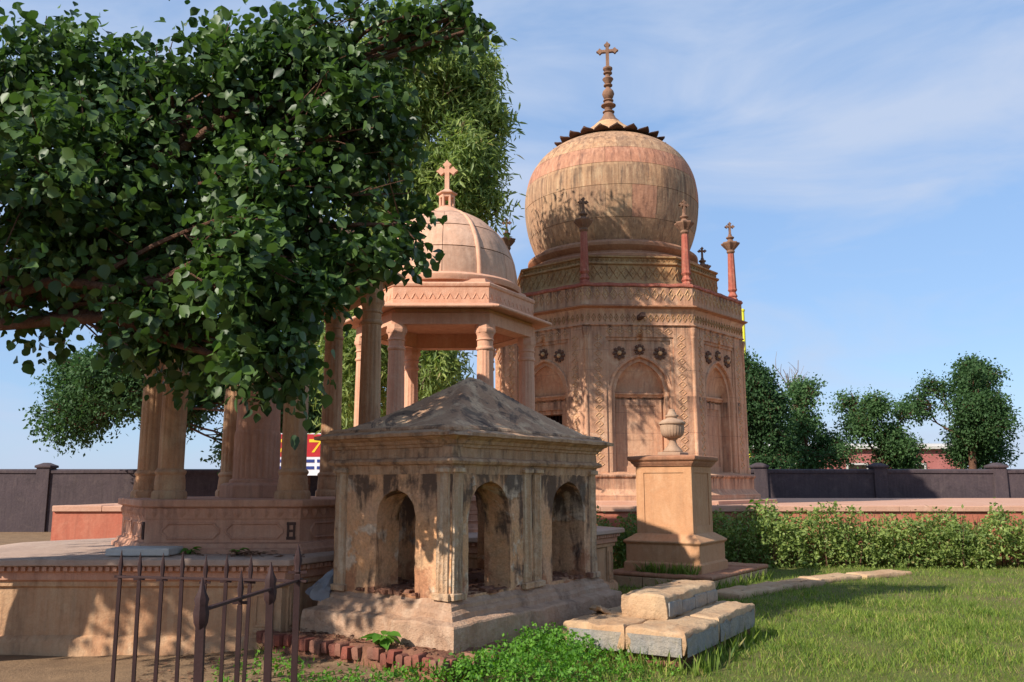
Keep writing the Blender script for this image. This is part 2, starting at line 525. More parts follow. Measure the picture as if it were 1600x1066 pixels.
def put(name, me, parent=None, loc=(0, 0, 0), rz=0.0, bevel=0.0, rot=None, scale=None):
    o = bpy.data.objects.new(name, me)
    COL.objects.link(o)
    if parent is not None:
        o.parent = parent
    o.location = loc
    o.rotation_euler = rot if rot is not None else (0, 0, rz)
    if scale is not None:
        o.scale = scale
    if bevel:
        b = o.modifiers.new('bevel', 'BEVEL')
        b.width = bevel
        b.segments = 2
        b.limit_method = 'ANGLE'
        b.angle_limit = R(40)
    return o

def tag(o, label=None, cat=None, group=None, kind=None):
    if label:
        o['label'] = label
    if cat:
        o['category'] = cat
    if group:
        o['group'] = group
    if kind:
        o['kind'] = kind
    return o

def thing(name, label, cat, loc=(0, 0, 0), rz=0.0, group=None):
    o = bpy.data.objects.new(name, None)
    o.empty_display_size = .2
    COL.objects.link(o)
    o.location = loc
    o.rotation_euler = (0, 0, rz)
    return tag(o, label, cat, group)

def frame_box(m, x0, x1, z0, z1, y, w, t):
    """raised rectangular frame on a face square to -Y; w bar width, t height above the face"""
    for a in ((x0, x1, z0, z0 + w), (x0, x1, z1 - w, z1), (x0, x0 + w, z0 + w, z1 - w), (x1 - w, x1, z0 + w, z1 - w)):
        m.box(a[0], a[1], y - t, y + .01, a[2], a[3])
    return m

def lozenge(w, h, t, bar=.2):
    """carved diamond: raised ring with a pointed boss in the middle; lies in XZ, rises to -Y"""
    m = MB()
    o = [(-w, 0), (0, -h), (w, 0), (0, h)]
    i_ = [(x * (1 - bar * 1.7), z * (1 - bar * 1.7)) for x, z in o]
    mid = [(x * (1 - bar * .8), z * (1 - bar * .8)) for x, z in o]
    vs_ = [(x, .004, z) for x, z in o] + [(x, -t, z) for x, z in mid] + [(x, .004, z) for x, z in i_]
    fs_ = []
    for r_ in (0, 4):
        for k in range(4):
            j = (k + 1) % 4
            fs_.append((r_ + k, r_ + j, r_ + 4 + j, r_ + 4 + k))
    m.add(vs_, fs_)
    c = [(x * .42, .004, z * .42) for x, z in o] + [(0, -t * 1.1, 0)]
    m.add(c, [(0, 1, 4), (1, 2, 4), (2, 3, 4), (3, 0, 4)])
    return m

def rosette_mb(r_, t, n=8):
    m = MB()
    for k in range(n):
        a = 2 * math.pi * k / n
        ca, sa = math.cos(a), math.sin(a)
        def q(rad, tan, y):
            return (rad * ca - tan * sa, y, rad * sa + tan * ca)
        w = r_ * .30
        m.add([q(r_ * .25, 0, -t * .6), q(r_ * .62, -w, -t * .35), q(r_ * .98, -w * .55, -t * .8), q(r_ * 1.0, w * .55, -t * .8), q(r_ * .62, w, -t * .35), q(r_ * .66, 0, -t * 1.1),
               q(r_ * .62, -w, .01), q(r_ * .98, -w * .55, .01), q(r_ * 1.0, w * .55, .01), q(r_ * .62, w, .01)],
              [(0, 1, 5), (1, 2, 5), (2, 3, 5), (3, 4, 5), (4, 0, 5), (1, 6, 7, 2), (2, 7, 8, 3), (3, 8, 9, 4)])
    return m

def cross_mb(h, w, t, bar, budded=True):
    """upright cross with flared, budded arm ends; base at z=0, depth along Y"""
    m = MB()
    zc = h * .64
    m.box(-bar, bar, -t, t, 0, h - bar * 2, bar * .25)
    m.box(-w + bar * 2, w - bar * 2, -t * .97, t * .97, zc - bar, zc + bar, bar * .25)
    def bud(cx, cz, ang):
        b = MB()
        pr = [(-bar * .9, 0), (-bar * 2.0, bar * 1.3), (-bar * 1.2, bar * 1.9), (-bar * .8, bar * 2.2), (0, bar * 3.4), (bar * .8, bar * 2.2), (bar * 1.2, bar * 1.9), (bar * 2.0, bar * 1.3), (bar * .9, 0)]
        n = len(pr)
        b.add([(x, -t * 1.05, z) for x, z in pr] + [(x, t * 1.05, z) for x, z in pr],
              [tuple(range(n)), tuple(reversed(range(n, 2 * n)))] + [(i, n + i, n + (i + 1) % n, (i + 1) % n) for i in range(n)])
        b.xf(Matrix.Translation((cx, 0, cz)) @ Matrix.Rotation(ang, 4, 'Y'))
        m.add(b.v, b.f)
    if budded:
        bud(0, h - bar * 3.2, 0)
        bud(-w + bar * 3.2, zc, -R(90))
        bud(w - bar * 3.2, zc, R(90))
    return m

# ================================================================== SETTING
def gz(x, y):
    """ground height"""
    b = .06 + .035 * mnoise.noise(Vector((x * .5, y * .5, 3.3))) + .02 * mnoise.noise(Vector((x * 1.7, y * 1.7, 1.3)))
    if y > 40 or abs(x) > 40:
        return .03
    d = math.hypot((x + .4) / 1.9, (y - 8.6) / 1.9)
    b += .07 * max(0.0, 1 - max(0.0, d - .6) / .6) if d < 1.2 else 0
    return b

def axis(lo, hi, step, far):
    a = list(np.arange(lo, hi + 1e-6, step))
    k, v, out = step, hi, []
    while v < far:
        k *= 1.5
        v += k
        out.append(v)
    k, v, pre = step, lo, []
    while v > -far:
        k *= 1.5
        v -= k
        pre.append(v)
    return pre[::-1] + a + out
gx, gy = axis(-6, 9, .16, 500), axis(2, 18, .16, 500)
m = MB()
m.v = [(x, y, gz(x, y)) for y in gy for x in gx]
W = len(gx)
m.f = [(j * W + i, j * W + i + 1, (j + 1) * W + i + 1, (j + 1) * W + i) for j in range(len(gy) - 1) for i in range(W - 1)]
tag(m.build('ground', 'ground', weld=False, angle=60), kind='structure')

# raised terrace of the mausoleum
TY, TZ = 17.7, 1.20
ter = MB().sweep([(-9, TY), (22, TY), (22, 29), (-9, 29)], [(0, -.1), (0, TZ - .12)]).build('terrace', 'terrace_wall')
tag(ter, kind='structure')
for i in range(31):                       # coping stones along the front edge, one by one
    x0 = -9 + i
    MB().box(x0 + .006, x0 + .994, TY - .05 + .006 * math.sin(i * 2.7), TY + .55, TZ - .118, TZ + .004 * math.cos(i * 1.9), .012).build('coping_stone', 'terrace_top', ter)
MB().box(-9, 22, TY + .552, 29, TZ - .118, TZ - .004).build('paving', 'terrace_top', ter)

# ================================================================== MAUSOLEUM
MC, MPHI, MR = (2.92, 22.0), .065, 3.20
AP = MR * math.cos(math.pi / 8)
SIDE = 2 * MR * math.sin(math.pi / 8)
mau = thing('mausoleum', 'large octagonal red sandstone mausoleum with a bulbous dome and tall cross on top', 'mausoleum', (MC[0], MC[1], 0), MPHI)

ZB0, ZB1, ZW1, ZBAND, ZCOR, ZPAR = 1.27, 1.86, 5.13, 5.52, 5.62, 6.11
# stepped base
MB().ngon(8, [(MR + .62, TZ - .05), (MR + .62, TZ + .075), (MR + .6, TZ + .085), (MR + .30, TZ + .085)], cap1=True).build('step', 'terrace_top', mau)
MB().ngon(8, [(MR + .26, TZ + .0), (MR + .26, 1.40), (MR + .20, 1.43), (MR + .15, 1.49), (MR + .12, 1.52), (MR + .12, 1.76), (MR + .17, 1.79), (MR + .17, 1.835), (MR + .10, ZB1), (MR - .2, ZB1 + .002)], seg=.4).noise(.003, 4).build('base_moulding', 'tomb', mau, bevel=.008)

FH, FT = .77, 4.88                       # recessed frame: half width and top
AH, ASP, AAP = .64, 3.74, 4.43           # pointed arch: half width, springing, apex
def arch_hi(x):
    # four-centred pointed arch
    t = min(1.0, abs(x) / AH)
    return ASP + (AAP - ASP) * (.74 * math.sqrt(max(0.0, 1 - t ** 2.2)) + .26 * (1 - t))
def face_wall_mb(door):
    m = MB()
    m.plate(-SIDE / 2, SIDE / 2, ZB1 - .02, ZW1, -AP, [(-FH, FH, ZB1 + .02, lambda x: FT)], .03, .6)
    # stepped frame moulding
    for hw, top, y, d in ((FH, FT, -AP + .03, .03),):
        m.plate(-hw, hw, ZB1 + .02, top, y, [(-hw + .07, hw - .07, ZB1 + .03, lambda x: top - .07)], d, .6)
    y = -AP + .06
    m.plate(-FH + .07, FH - .07, ZB1 + .03, FT - .07, y, [(-AH, AH, ZB1 + .035, arch_hi)], .05, .5)
    # second order of the arch, set back
    m.plate(-AH, AH, ZB1 + .035, AAP + .02, y + .05, [(-AH + .075, AH - .075, ZB1 + .04, lambda x: arch_hi(x * AH / (AH - .075)) - .085)], .22, .5)
    yb = y + .27
    if door:
        m.plate(-AH, AH, ZB1 + .03, AAP + .02, yb, [(-.30, .30, ZB1 + .04, lambda x: 3.22)], .35, .5)
    else:
        m.plate(-AH, AH, ZB1 + .03, AAP + .02, yb, (), 0, .5)
    return m
wall_me = face_wall_mb(False).mesh('wall_face', 'tomb')
wall_door_me = face_wall_mb(True).mesh('wall_face', 'tomb')
YB = -AP + .33
# blind door with its frame
bd = MB()
frame_box(bd, -.52, .52, ZB1 + .04, 3.50, YB, .13, .035)
frame_box(bd, -.39, .39, ZB1 + .17, 3.37, YB, .04, .018)
bd.box(-.35, .35, YB - .012, YB + .01, ZB1 + .21, 2.60)
bd.box(-.35, .35, YB - .012, YB + .01, 2.606, 3.33)
door_me = bd.mesh('door_panel', 'tomb')
dfr = MB()
frame_box(dfr, -.52, .52, ZB1 + .04, 3.50, YB, .18, .035)
door_open_me = dfr.mesh('door_frame', 'tomb')
lg = MB()
lg.sweep([(-.565, YB - .02), (.565, YB - .02), (.565, YB + .05), (-.565, YB + .05)], [(0, 3.54), (.03, 3.55), (.05, 3.60), (.075, 3.615), (.075, 3.645), (.03, 3.665), (-.01, 3.672)], cap0=True, cap1=True)
ledge_me = lg.mesh('ledge', 'tomb')
# slightly hollow tympanum shell above the ledge
tm = MB()
gv = []
for i in range(13):
    x = -.56 + 1.12 * i / 12
    top = arch_hi(x * AH / (AH - .07)) - .08
    for j in range(9):
        f = j / 8
        gv.append((x, YB - .012 - .15 * f ** 2.2, 3.665 + (top - 3.665) * f))
tm.add(gv, [(i * 9 + j, (i + 1) * 9 + j, (i + 1) * 9 + j + 1, i * 9 + j + 1) for i in range(12) for j in range(8)])
tymp_me = tm.mesh('tympanum', 'tomb', angle=80)
# archivolt moulding
av = MB()
K = 26
pts = [(-AH - .005, ZB1 + .04)] + [(-AH - .005 + (2 * AH + .01) * i / K, 0) for i in range(K + 1)] + [(AH + .005, ZB1 + .04)]
pts = [(x, z if z else arch_hi(max(-AH, min(AH, x)))) for x, z in pts]
ya = -AP + .06
ring = []
for (x, z), o in zip(pts, [0] * len(pts)):
    cxn = x / AH
    nx_, nz_ = (x, (z - 3.2) if z > ASP else 0.0)
    l = math.hypot(nx_, nz_) or 1
    nx_, nz_ = nx_ / l, nz_ / l
    ring.append([(x, ya + .004, z), (x + nx_ * .012, ya - .022, z + nz_ * .012), (x + nx_ * .055, ya - .03, z + nz_ * .055), (x + nx_ * .075, ya - .012, z + nz_ * .075), (x + nx_ * .082, ya + .004, z + nz_ * .082)])
for a, b in zip(ring, ring[1:]):
    for q in range(4):
        av.add([a[q], b[q], b[q + 1], a[q + 1]], [(0, 1, 2, 3)])
arch_me = av.mesh('archivolt', 'tomb', angle=50)
ros_me = rosette_mb(.15, .045, 8).mesh('rosette', 'rosette_stone', angle=25)
ros2_me = rosette_mb(.125, .05, 8).mesh('rosette', 'rosette_stone', angle=25)
boss_me = MB().lathe([(.05, 0), (.05, .03), (.035, .05), (.0, .06)], 10).xf(Matrix.Rotation(R(90), 4, 'X')).mesh('boss', 'carve')
loz_v = lozenge(.105, .085, .012).mesh('carved_lozenge', 'carve', angle=20)
loz_p = lozenge(.088, .145, .016).mesh('carved_lozenge', 'carve', angle=20)
loz_b = lozenge(.055, .10, .018).mesh('carved_bracket', 'carve_light', angle=20)
# engaged corner colonnette
cn = MB()
cn.lathe([(.075, ZB1), (.075, ZB1 + .1), (.05, ZB1 + .14), (.048, 4.84), (.06, 4.86), (.06, 4.89), (.05, 4.9), (.07, 4.96), (.085, 5.02), (.085, 5.09), (.06, 5.1)], 12, 0, -MR + .02)
coln_me = cn.mesh('colonnette', 'tomb')
spout_me = MB().box(-.055, .055, -AP - .42, -AP + .05, 5.26, 5.37, .012).mesh('spout', 'dark_stone')

for k in range(8):
    a = k * math.pi / 4
    door = k in (7,)
    w = put('wall_face', wall_door_me if door else wall_me, mau, rz=a)
    put('archivolt', arch_me, w)
    put('tympanum', tymp_me, w)
    put('ledge', ledge_me, w)
    put('door_frame' if door else 'door_panel', door_open_me if door else door_me, w)
    put('colonnette', coln_me, w, rz=math.pi / 8)
    if k in (5, 6, 7, 0, 1, 2):
        for x, z, me_ in ((-.46, 4.52, ros_me), (0, 4.60, ros2_me), (.46, 4.52, ros_me)):
            put('rosette', me_, w, (x, -AP + .058, z))
            put('boss', boss_me, w, (x, -AP + .035, z))
        if k in (6, 7, 0, 1):
            for s in (-1, 1):
                n_ = 17
                for i in range(n_):
                    put('carved_lozenge', loz_v, w, (s * (SIDE / 2 - .285), -AP, ZB1 + .12 + (4.95 - ZB1 - .12) * (i + .5) / n_))
            for i in range(7):
                put('carved_lozenge', loz_v, w, (-.66 + 1.32 * i / 6, -AP, 5.01))
            n_ = 13
            for i in range(n_):
                put('carved_lozenge', loz_p, w, (-SIDE / 2 + SIDE * (i + .5) / n_, -AP - .02, (ZCOR + ZPAR) / 2 - .01))
            n_ = 19
            for i in range(n_):
                put('carved_bracket', loz_b, w, (-SIDE / 2 + SIDE * (i + .5) / n_, -AP - .018, (ZW1 + ZBAND) / 2 - .01))
    if k in (0, 2, 6):
        put('spout', spout_me, w)

MB().ngon(8, [(MR - .1, ZW1 - .01), (MR + .03, ZW1), (MR + .045, ZW1 + .02), (MR + .02, ZW1 + .045), (MR + .02, ZBAND - .06), (MR + .04, ZBAND - .03), (MR + .05, ZBAND)], seg=.4).noise(.002, 4).build('frieze', 'tomb', mau)
MB().ngon(8, [(MR + .05, ZBAND), (MR + .09, ZBAND + .02), (MR + .15, ZBAND + .035), (MR + .15, ZBAND + .06), (MR + .06, ZCOR - .02), (MR + .02, ZCOR)], seg=.4).noise(.002, 4).build('cornice', 'ped_edge', mau)
MB().ngon(8, [(MR + .02, ZCOR), (MR + .02, ZPAR - .09), (MR + .03, ZPAR - .085)], seg=.4).build('parapet', 'tomb', mau)
# red rope-moulded coping
rp = MB().ngon(8, [(MR + .03, ZPAR - .085), (MR + .055, ZPAR - .07), (MR + .055, ZPAR - .035), (MR + .035, ZPAR - .02), (MR + .035, ZPAR), (MR - .5, ZPAR + .01), (MR - .9, ZPAR + .03)], cap1=True, seg=.09)
rp.v = [(x, y, z + (.008 if (i % 2) else -.008)) if i < len(rp.v) else (x, y, z) for i, (x, y, z) in enumerate(rp.v)]
rp.build('rope_coping', 'red_stone', mau)

# drum with lattice band
DR = 2.66
MB().ngon(8, [(DR + .12, ZPAR - .02), (DR + .12, 6.20), (DR + .03, 6.25), (DR, 6.30), (DR, 6.66), (DR + .05, 6.68), (DR + .05, 6.72), (DR - .02, 6.74), (DR - .02, 6.83), (DR + .03, 6.845), (DR + .03, 6.88), (DR - .3, 6.90)], cap1=True, seg=.4).noise(.003, 4).build('drum', 'carve_light', mau, bevel=.006)
DAP, DS = DR * math.cos(math.pi / 8), 2 * DR * math.sin(math.pi / 8)
loz_d = lozenge(.098, .165, .018, .16).mesh('lattice_lozenge', 'carve_light', angle=20)
loz_e = lozenge(.05, .04, .014, .2).mesh('carved_bead', 'carve_light', angle=20)
for k in (6, 7, 0, 1):
    a = k * math.pi / 4
    for i in range(11):
        p = Matrix.Rotation(a, 4, 'Z') @ Vector((-DS / 2 + DS * (i + .5) / 11, -DAP, 6.48))
        put('lattice_lozenge', loz_d, mau, p, a)
    for i in range(17):
        p = Matrix.Rotation(a, 4, 'Z') @ Vector((-DS / 2 + DS * (i + .5) / 17, -DAP + .018, 6.785))
        put('carved_bead', loz_e, mau, p, a)
# torus mouldings under the dome
MB().lathe([(2.32, 6.86), (2.38, 6.92), (2.38, 6.98), (2.28, 7.03), (2.12, 7.07), (2.08, 7.14), (2.14, 7.18), (2.20, 7.25), (2.20, 7.32), (2.10, 7.40), (1.9, 7.43)], 64).build('neck_moulding', 'ped_edge', mau)

# bulbous dome, panel by panel
DP = [(1.90, 7.40), (2.05, 7.70), (2.18, 8.10), (2.25, 8.52), (2.27, 8.92), (2.235, 9.26), (2.165, 9.55), (2.04, 9.82), (1.85, 10.08), (1.59, 10.30), (1.26, 10.48), (.86, 10.60), (.45, 10.66)]
def dome_at(f):
    f = max(0.0, min(1.0, f)) * (len(DP) - 1)
    i = min(int(f), len(DP) - 2)
    t = f - i
    p0, p1, p2, p3 = DP[max(i - 1, 0)], DP[i], DP[i + 1], DP[min(i + 2, len(DP) - 1)]
    def h(a, b, c, d):
        return .5 * (2 * b + (c - a) * t + (2 * a - 5 * b + 4 * c - d) * t * t + (3 * b - a - 3 * c + d) * t ** 3)
    return h(p0[0], p1[0], p2[0], p3[0]), h(p0[1], p1[1], p2[1], p3[1])
dome = MB().lathe([(r_ - .03, z) for r_, z in [dome_at(i / 40) for i in range(41)]], 64).build('dome', 'carve', mau, angle=80)
rows = [0, .135, .29, .425, .555, .68, .80, .93]
for j in range(7):
    npan = 22 if j < 6 else 14
    f0, f1 = rows[j] + .0010, rows[j + 1] - .0010
    a_gap = .0014
    for i in range(npan):
        a0 = 2 * math.pi * (i + .5 * (j % 2) + .13) / npan + a_gap
        a1 = 2 * math.pi * (i + 1 + .5 * (j % 2) + .13) / npan - a_gap
        mm = MB()
        nu, nv = 4, 4
        dr = random.uniform(-.004, .004)
        vv = []
        for q in range(nv + 1):
            r_, z = dome_at(f0 + (f1 - f0) * q / nv)
            for p in range(nu + 1):
                a = a0 + (a1 - a0) * p / nu
                vv.append(((r_ + dr) * math.cos(a), (r_ + dr) * math.sin(a), z))
        S = (nu + 1) * (nv + 1)
        fs_ = [(q * (nu + 1) + p, q * (nu + 1) + p + 1, (q + 1) * (nu + 1) + p + 1, (q + 1) * (nu + 1) + p) for q in range(nv) for p in range(nu)]
        rim = list(range(nu)) + [q * (nu + 1) + nu for q in range(nv)] + [nv * (nu + 1) + p for p in range(nu, 0, -1)] + [q * (nu + 1) for q in range(nv, 0, -1)]
        inner = [(x * .985, y * .985, z) for x, y, z in (vv[t] for t in rim)]
        nr = len(rim)
        fs_ += [(rim[t], S + t, S + (t + 1) % nr, rim[(t + 1) % nr]) for t in range(nr)]
        mm.add(vv + inner, fs_)
        mm.build('dome_panel', 'tomb_panel_' + (random.choice(('buff', 'pink', 'olive')) if random.random() < .22 else ('buff', 'olive', 'olive', 'pink', 'buff', 'buff', 'buff')[j]), dome, angle=50)
# cap of upturned stone petals
MB().lathe([(1.22, 10.48), (1.18, 10.55), (.95, 10.73), (.66, 10.93), (.44, 11.10), (.33, 11.21), (.28, 11.24)], 48, mod=lambda r_, a, z, j: r_ * (1 + .03 * math.cos(a * 22))).build('petal_cap', 'carve', mau)
pet = MB()
pp = []
for i in range(6):
    f = i / 5
    rr = .88 + .62 * f
    zz = 10.66 - .23 * f + .40 * max(0, f - .5) ** 1.3
    wd = (.14, .165, .19, .205, .17, .03)[i]
    pp.append((rr, zz, wd))
for rr, zz, wd in pp:
    for s in (-1, -.5, 0, .5, 1):
        pet_z = zz + .03 * (1 - s * s) - .012
        pet.v.append((rr, s * wd, pet_z))
for rr, zz, wd in pp:
    for s in (-1, -.5, 0, .5, 1):
        pet.v.append((rr - .01, s * wd * .97, zz - .035))
n5 = 5
for i in range(5):
    for s in range(4):
        pet.f.append((i * 5 + s, (i + 1) * 5 + s, (i + 1) * 5 + s + 1, i * 5 + s + 1))
        pet.f.append((30 + i * 5 + s, 30 + i * 5 + s + 1, 30 + (i + 1) * 5 + s + 1, 30 + (i + 1) * 5 + s))
    pet.f.append((i * 5, 30 + i * 5, 30 + (i + 1) * 5, (i + 1) * 5))
    pet.f.append((i * 5 + 4, (i + 1) * 5 + 4, 30 + (i + 1) * 5 + 4, 30 + i * 5 + 4))
for s in range(4):
    pet.f.append((25 + s, 55 + s, 55 + s + 1, 25 + s + 1))
pet_me = pet.mesh('petal', 'dark_stone', angle=50)
for i in range(22):
    put('petal', pet_me, mau, rz=2 * math.pi * (i + .3) / 22)
# spire and cross
MB().lathe([(.30, 11.42), (.32, 11.46), (.30, 11.50), (.20, 11.60), (.14, 11.72), (.12, 11.76), (.16, 11.78), (.16, 11.80), (.09, 11.83), (.11, 11.90), (.20, 11.96), (.20, 11.98), (.11, 12.05), (.10, 12.08), (.14, 12.10), (.14, 12.12), (.09, 12.15),
            (.13, 12.20), (.165, 12.30), (.14, 12.38), (.07, 12.46), (.06, 12.50), (.12, 12.53), (.12, 12.56), (.07, 12.58), (.10, 12.64), (.15, 12.72), (.13, 12.75), (.07, 12.78), (.07, 12.85), (.12, 12.88), (.12, 12.91), (.07, 12.93), (.13, 13.0), (.13, 13.04), (.05, 13.1)], 20).xf(Matrix.Translation((0, 0, 11.17)) @ Matrix.Diagonal((1, 1, 1.02, 1)) @ Matrix.Translation((0, 0, -11.42))).build('spire', 'finial_stone', mau)
put('cross', cross_mb(.74, .29, .045, .043).mesh('cross', 'finial_stone'), mau, (0, 0, 12.84), rz=-.25)

# corner turrets
sh_me = MB().lathe([(.12, ZPAR), (.12, 6.17), (.09, 6.20), (.12, 6.24), (.10, 6.28), (.075, 6.34), (.115, 6.40), (.10, 6.45), (.10, 6.5), (.078, 7.32), (.07, 7.34)], 8).mesh('shaft', 'red_stone', angle=30)
cp_me = MB().lathe([(.07, 7.33), (.10, 7.37), (.10, 7.40), (.09, 7.42), (.15, 7.50), (.21, 7.58), (.21, 7.61), (.15, 7.63), (.08, 7.66), (.06, 7.70), (.10, 7.74), (.10, 7.76), (.05, 7.79), (.04, 7.84)], 16,
                   mod=lambda r_, a, z, j: r_ * (1 + (.10 * math.cos(a * 8) if 4 <= j <= 6 else 0))).mesh('capital', 'finial_stone', angle=30)
cr_me = cross_mb(.34, .125, .03, .024).mesh('cross', 'finial_stone')
for k in range(8):
    a = math.pi / 8 + k * math.pi / 4
    rr = MR - .17
    t_ = put('turret_shaft', sh_me, mau, (rr * math.sin(a), -rr * math.cos(a), 0), rot=(random.uniform(-.006, .006), random.uniform(-.006, .006), a))
    put('capital', cp_me, t_)
    put('cross', cr_me, t_, (0, 0, 7.82), rz=-a + random.uniform(-.2, .2))
# chamber core coloured dark for the shade inside the open doorway, with its grille
MB().ngon(8, [(2.1, ZB1), (2.1, 4.5)], cap0=True, cap1=True).build('chamber', 'interior_shade', mau)
gr = MB()
for i in range(7):
    x = -.28 + .56 * i / 6
    gr.box(x - .008, x + .008, YB + .16, YB + .176, ZB1 + .05, 3.2)
for z in (2.2, 2.65, 3.05):
    gr.box(-.29, .29, YB + .154, YB + .159, z, z + .02)
put('window_grille', gr.mesh('window_grille', 'iron'), mau, rz=7 * math.pi / 4)

# ================================================================== PAVILIONS
def column_parts(root, z0, z1, rc, hexR, n=6, mats=('pink_stone', 'pink_stone')):
    H_ = z1 - z0
    def flute(r_, a, z, j):
        return r_ * (1 - .075 * (abs(math.cos(a * 7)) ** .5 < .62)) if False else r_ * (.94 + .06 * abs(math.sin(a * 7)) ** .6)
    shaft = MB().lathe([(rc, z0 + .30), (rc, z0 + .6), (rc * .985, z0 + 1.0), (rc * .94, z0 + 1.6), (rc * .88, z1 - .36)], 84, mod=flute, cap0=False, cap1=False).mesh('column_shaft', mats[0], angle=60)
    base = MB().ngon(8, [(rc * 1.42, z0), (rc * 1.42, z0 + .06), (rc * 1.34, z0 + .08), (rc * 1.24, z0 + .09), (rc * 1.22, z0 + .15)])
    base.lathe([(rc * 1.20, z0 + .10), (rc * 1.16, z0 + .20), (rc * 1.10, z0 + .245), (rc * 1.18, z0 + .26), (rc * 1.22, z0 + .275), (rc * 1.18, z0 + .29), (rc * 1.02, z0 + .31)], 32)
    base = base.mesh('column_base', mats[1])
    r2 = rc * .88
    cap = MB().lathe([(r2 * .98, z1 - .37), (r2 * 1.10, z1 - .36), (r2 * 1.16, z1 - .34), (r2 * 1.10, z1 - .32), (r2 * 1.0, z1 - .31), (r2 * 1.0, z1 - .23), (r2 * 1.12, z1 - .22), (r2 * 1.12, z1 - .205), (r2 * 1.02, z1 - .195), (r2 * 1.05, z1 - .15), (r2 * 1.22, z1 - .11)], 32)
    cap.lathe([(r2 * 1.28, z1 - .115), (r2 * 1.36, z1 - .09), (r2 * 1.36, z1 - .055), (r2 * 1.28, z1 - .05), (r2 * 1.28, z1 + .004)], 8, a0=math.pi / 8)
    cap = cap.mesh('capital', mats[1])
    for k in range(n):
        a = math.pi / n + k * 2 * math.pi / n
        p = (hexR * math.sin(a), -hexR * math.cos(a), 0)
        s = put('column_shaft', shaft, root, p, a)
        put('column_base', base, s)
        put('capital', cap, s)

